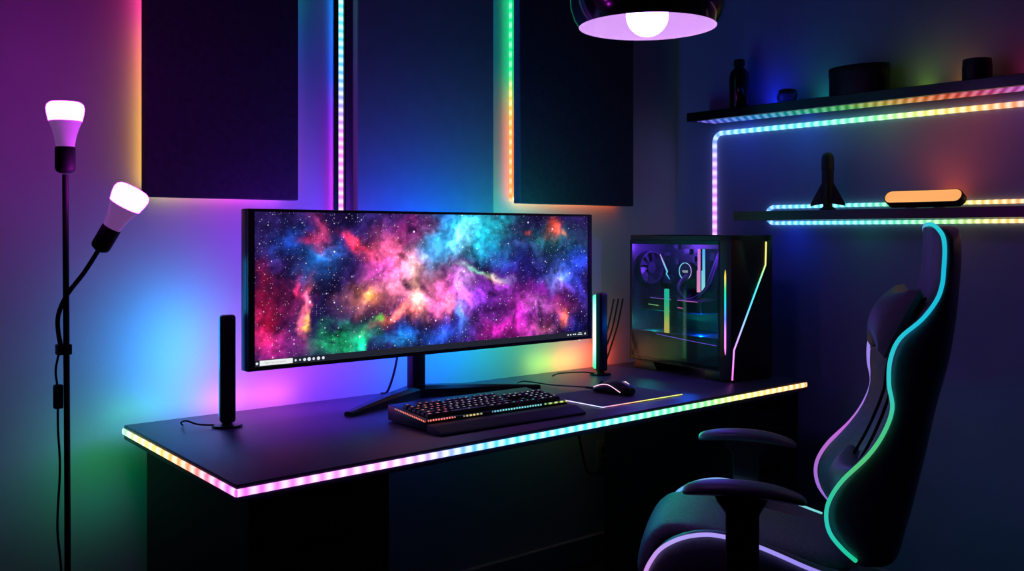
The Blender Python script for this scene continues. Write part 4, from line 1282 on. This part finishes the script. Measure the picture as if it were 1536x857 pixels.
for s, g in ((1, [(0, (150, 130, 240)), (.3, (165, 150, 250)), (.7, (185, 165, 252)), (.88, (205, 150, 240)), (1, (240, 120, 220))]), (-1, [(0, (120, 220, 220)), (.25, (140, 210, 240)), (.55, (140, 170, 245)), (.75, (110, 180, 245)), (1, (70, 190, 235))])):
    b = col_bm(); tube(b, spline([(x, s * .2445, z) for x, z in SP[1:]], 5), .0046, 8, grad(g)); obj('seat_piping', b, M_pipe, ch, label='glowing lavender piping' if s == 1 else 'glowing pale blue piping')
# arms
def arm(s, dx):
    b = bmesh.new()
    rings = []
    for x, z, w, h in ((.134, .658, .018, .006), (.126, .662, .032, .011), (.09, .668, .041, .014), (.03, .671, .044, .015), (-.03, .669, .043, .015), (-.08, .661, .038, .013), (-.112, .652, .028, .009), (-.120, .649, .012, .005)):
        rings.append([(x + dx, s * .28 + w * math.cos(2 * PI * k / 14), z - .004 + h * math.copysign(abs(math.sin(2 * PI * k / 14)) ** .8, math.sin(2 * PI * k / 14))) for k in range(14)])
    loft(b, rings); pad = obj('armrest', b, M_armpad, ch, sub=1)
    b = bmesh.new()
    loft(b, [[(cx + dx + a * hx, s * .28 + c * hy, z) for a, c in ((-1, -1), (1, -1), (1, 1), (-1, 1))] for cx, hx, hy, z in ((.012, .055, .022, .656), (.012, .050, .020, .640), (.010, .034, .017, .615), (.010, .034, .017, .50), (.010, .030, .015, .40), (.010, .028, .014, .345))])
    bmesh.ops.bevel(b, geom=[e for e in b.edges], offset=.003, segments=1, affect='EDGES')
    post = obj('armrest_post', b, M_plastic, ch)
    b = bmesh.new(); bx(b, dx + .004, dx + .022, s * .28 + s * .0165, s * .28 + s * .020, .575, .580); obj('height_button', b, M_silver, post, smooth=False)
    b = bmesh.new(); bx(b, -.02 + dx, .04 + dx, min(s * .10, s * .295), max(s * .10, s * .295), .335, .352, .003, 1); obj('armrest_bracket', b, M_plastic, ch)
arm(1, 0); arm(-1, 0)
# hinge covers joining back and seat
for s in (1, -1):
    b = bmesh.new(); lathe(b, [(0, 0), (.05, 0), (.055, .006), (.05, .018), (0, .02)], 28, Matrix.Translation((-.262, s * .192, .43)) @ Matrix.Rotation(-s * PI / 2, 4, 'X')); obj('hinge_cover', b, M_plastic, ch)
b = bmesh.new(); bx(b, -.16, .16, -.13, .13, .335, .376, .006, 2); obj('tilt_mechanism', b, M_plastic, ch)
b = bmesh.new(); lathe(b, [(0, .07), (.032, .07), (.032, .2), (.022, .2), (.022, .34), (0, .34)], 24); obj('gas_column', b, M_metal, ch)
for k in range(5):
    a = R(72 * k + 20)
    b = bmesh.new()
    Ma = Matrix.Rotation(a, 4, 'Z')
    loft(b, [[Ma @ Vector((r_, y, z + dz)) for y, dz in ((-w, 0), (w, 0), (w * .7, h), (-w * .7, h))] for r_, w, z, h in ((.02, .028, .072, .045), (.16, .022, .068, .034), (.30, .016, .062, .022))])
    lg = obj('base_arm', b, M_plastic, ch)
    b = bmesh.new()
    for off in (-.014, .014):
        lathe(b, [(0, -.009), (.026, -.009), (.029, -.005), (.029, .005), (.026, .009), (0, .009)], 20, Ma @ Matrix.Translation((.295, off, .029)) @ Matrix.Rotation(PI / 2, 4, 'X'))
    obj('caster', b, M_matte, lg)

# ------------------------------------------------------------------ light
# back light of the monitor and desk, thrown onto the wall
for x, z, c, w in ((1.14, .88, (190, 50, 225), .42), (1.32, .88, (165, 50, 235), .85), (1.50, .88, (80, 40, 250), 1.1), (1.71, .88, (0, 60, 250), 1.2), (1.86, .88, (0, 130, 240), 1.0), (2.03, .88, (0, 185, 150), .62), (2.19, .88, (40, 190, 90), .50)):
    area('monitor_backlight', (x, 2.335 if abs(x - 1.64) > .12 else 2.395, z), (0, 1, -.35), c, w, .16, .10)
for x, c, w in ((1.20, (140, 40, 240), .28), (1.45, (120, 50, 245), .5), (1.66, (0, 70, 250), 1.6), (1.82, (0, 110, 245), 1.5), (2.00, (0, 160, 160), .8), (2.16, (10, 170, 110), .5)):
    area('monitor_backlight', (x, 2.335, 1.16), (0, 1, .60), c, w * 1.8, .18, .08)
for x, c, w in ((2.30, (130, 180, 50), .20), (2.43, (235, 155, 75), .22), (2.56, (250, 70, 50), .22)):
    area('desk_backlight', (x, 2.488, DZ + .02), (0, 1, .25), c, w, .12, .025)
for x, c, w in ((.90, (60, 190, 70), .08), (1.02, (60, 170, 150), .05), (1.14, (235, 110, 190), .12), (1.28, (215, 90, 200), .14)):
    area('desk_backlight', (x, 2.488, DZ + .02), (0, 1, .25), c, w, .12, .025)
area('bar_light', (1.02, 2.352, .89), (-.25, 1, .05), (0, 155, 232), 1.35, .05, .22, 150)
area('bar_light', (1.02, 2.335, 1.0), (1, -.6, 0), (0, 150, 230), .12, .02, .28)  # added lamp, puts spill on the monitor's left edge
area('left_wall_fill', (.70, 2.30, .62), (-.5, 1, -.1), (0, 60, 120), .12, .2, .2)  # added fill lamp, brings blue to the lower left wall
area('desk_end_light', (.805, 2.40, .66), (-.25, 1, .1), (0, 170, 70), .20, .10, .05)
area('desk_end_light', (.80, 2.42, .55), (-.25, 1, -.2), (10, 140, 120), .08, .10, .05)
for x, c, w in ((1.45, (0, 30, 110), .10), (1.8, (0, 60, 130), .12), (2.15, (0, 110, 110), .10), (2.38, (90, 110, 60), .10)):
    area('desk_backlight', (x, 2.44, .66), (0, 1, -.8), c, w, .25, .03)  # added lamps below the desk, lift the dark wall under it
# added lamps hidden under the desk lip, tint the chair seat teal
for x, c, w in ((1.55, (0, 120, 230), .25), (1.85, (0, 180, 210), .55), (2.15, (0, 190, 150), .45)):
    area('seat_fill', (x, 1.86, .678), (0, -1, -.45), c, w, .26, .015)
# tower inside
pcM = Matrix.Translation((2.6095, 2.4155, DZ)) @ Matrix.Rotation(R(-5.1), 4, 'Z')
for p, c, w in (((.06, -.10, .43), (120, 60, 240), 2.6), ((.05, -.33, .42), (130, 50, 235), 2.4), ((.05, -.30, .155), (0, 90, 225), 1.8), ((.04, -.08, .16), (0, 140, 130), 1.1)):  # the blue one is added in place of a reflection in the glass
    point('case_light', pcM @ Vector(p), c, w, .004)
# shelf washes
for y, c, w in ((2.08, (20, 50, 245), .18), (1.88, (0, 140, 110), .14), (1.52, (110, 140, 20), .16), (1.40, (200, 120, 30), .10), (1.2, (220, 50, 60), .08), (1.0, (160, 40, 210), .10)):
    area('shelf_backlight', (2.998, y, 1.653), (.6, 0, 1), c, w, .02, .28)
for y, c, w in ((2.2, (40, 30, 240), .10), (1.95, (0, 70, 235), .14), (1.65, (0, 140, 80), .10), (1.35, (200, 80, 30), .12), (1.1, (200, 40, 110), .12)):
    area('shelf_downlight', (2.95, y, 1.611), (.5, 0, -1), c, w, .03, .25)
for y, c, w in ((2.0, (0, 60, 245), .14), (1.72, (0, 140, 90), .08), (1.4, (160, 110, 20), .06), (1.1, (180, 60, 40), .06)):
    area('shelf_downlight', (2.96, y, 1.239), (.5, 0, -1), c, w, .03, .25)
area('amber_wash_fill', (2.915, 1.45, 1.34), (.5, -.12, 1), (255, 90, 35), .24, .04, .20)  # added floating lamp, carries the amber glow up the wall

w = bpy.data.worlds.new('World'); S.world = w
w.use_nodes = True
bg = w.node_tree.nodes['Background']
bg.inputs['Color'].default_value = (.10, .10, .42, 1); bg.inputs['Strength'].default_value = .018

# ------------------------------------------------------------------ camera
cam = bpy.data.cameras.new('camera')
cam.sensor_fit = 'HORIZONTAL'; cam.sensor_width = 36
cam.lens = 36 * 1471 / 1536
cam.shift_y = -78.5 / 1536
cam.clip_start = .02
co = bpy.data.objects.new('camera', cam); C.objects.link(co)
co.location = (0, 0, 1.2)
co.rotation_euler = (R(90), 0, R(49.65 - 90))
S.camera = co
S.view_settings.view_transform = 'Standard'
S.view_settings.look = 'None'
S.cycles.use_denoising = True
S.cycles.max_bounces = 8
S.cycles.diffuse_bounces = 3
S.cycles.transparent_max_bounces = 12
S.cycles.sample_clamp_indirect = 4
S.cycles.caustics_reflective = False
S.cycles.caustics_refractive = False
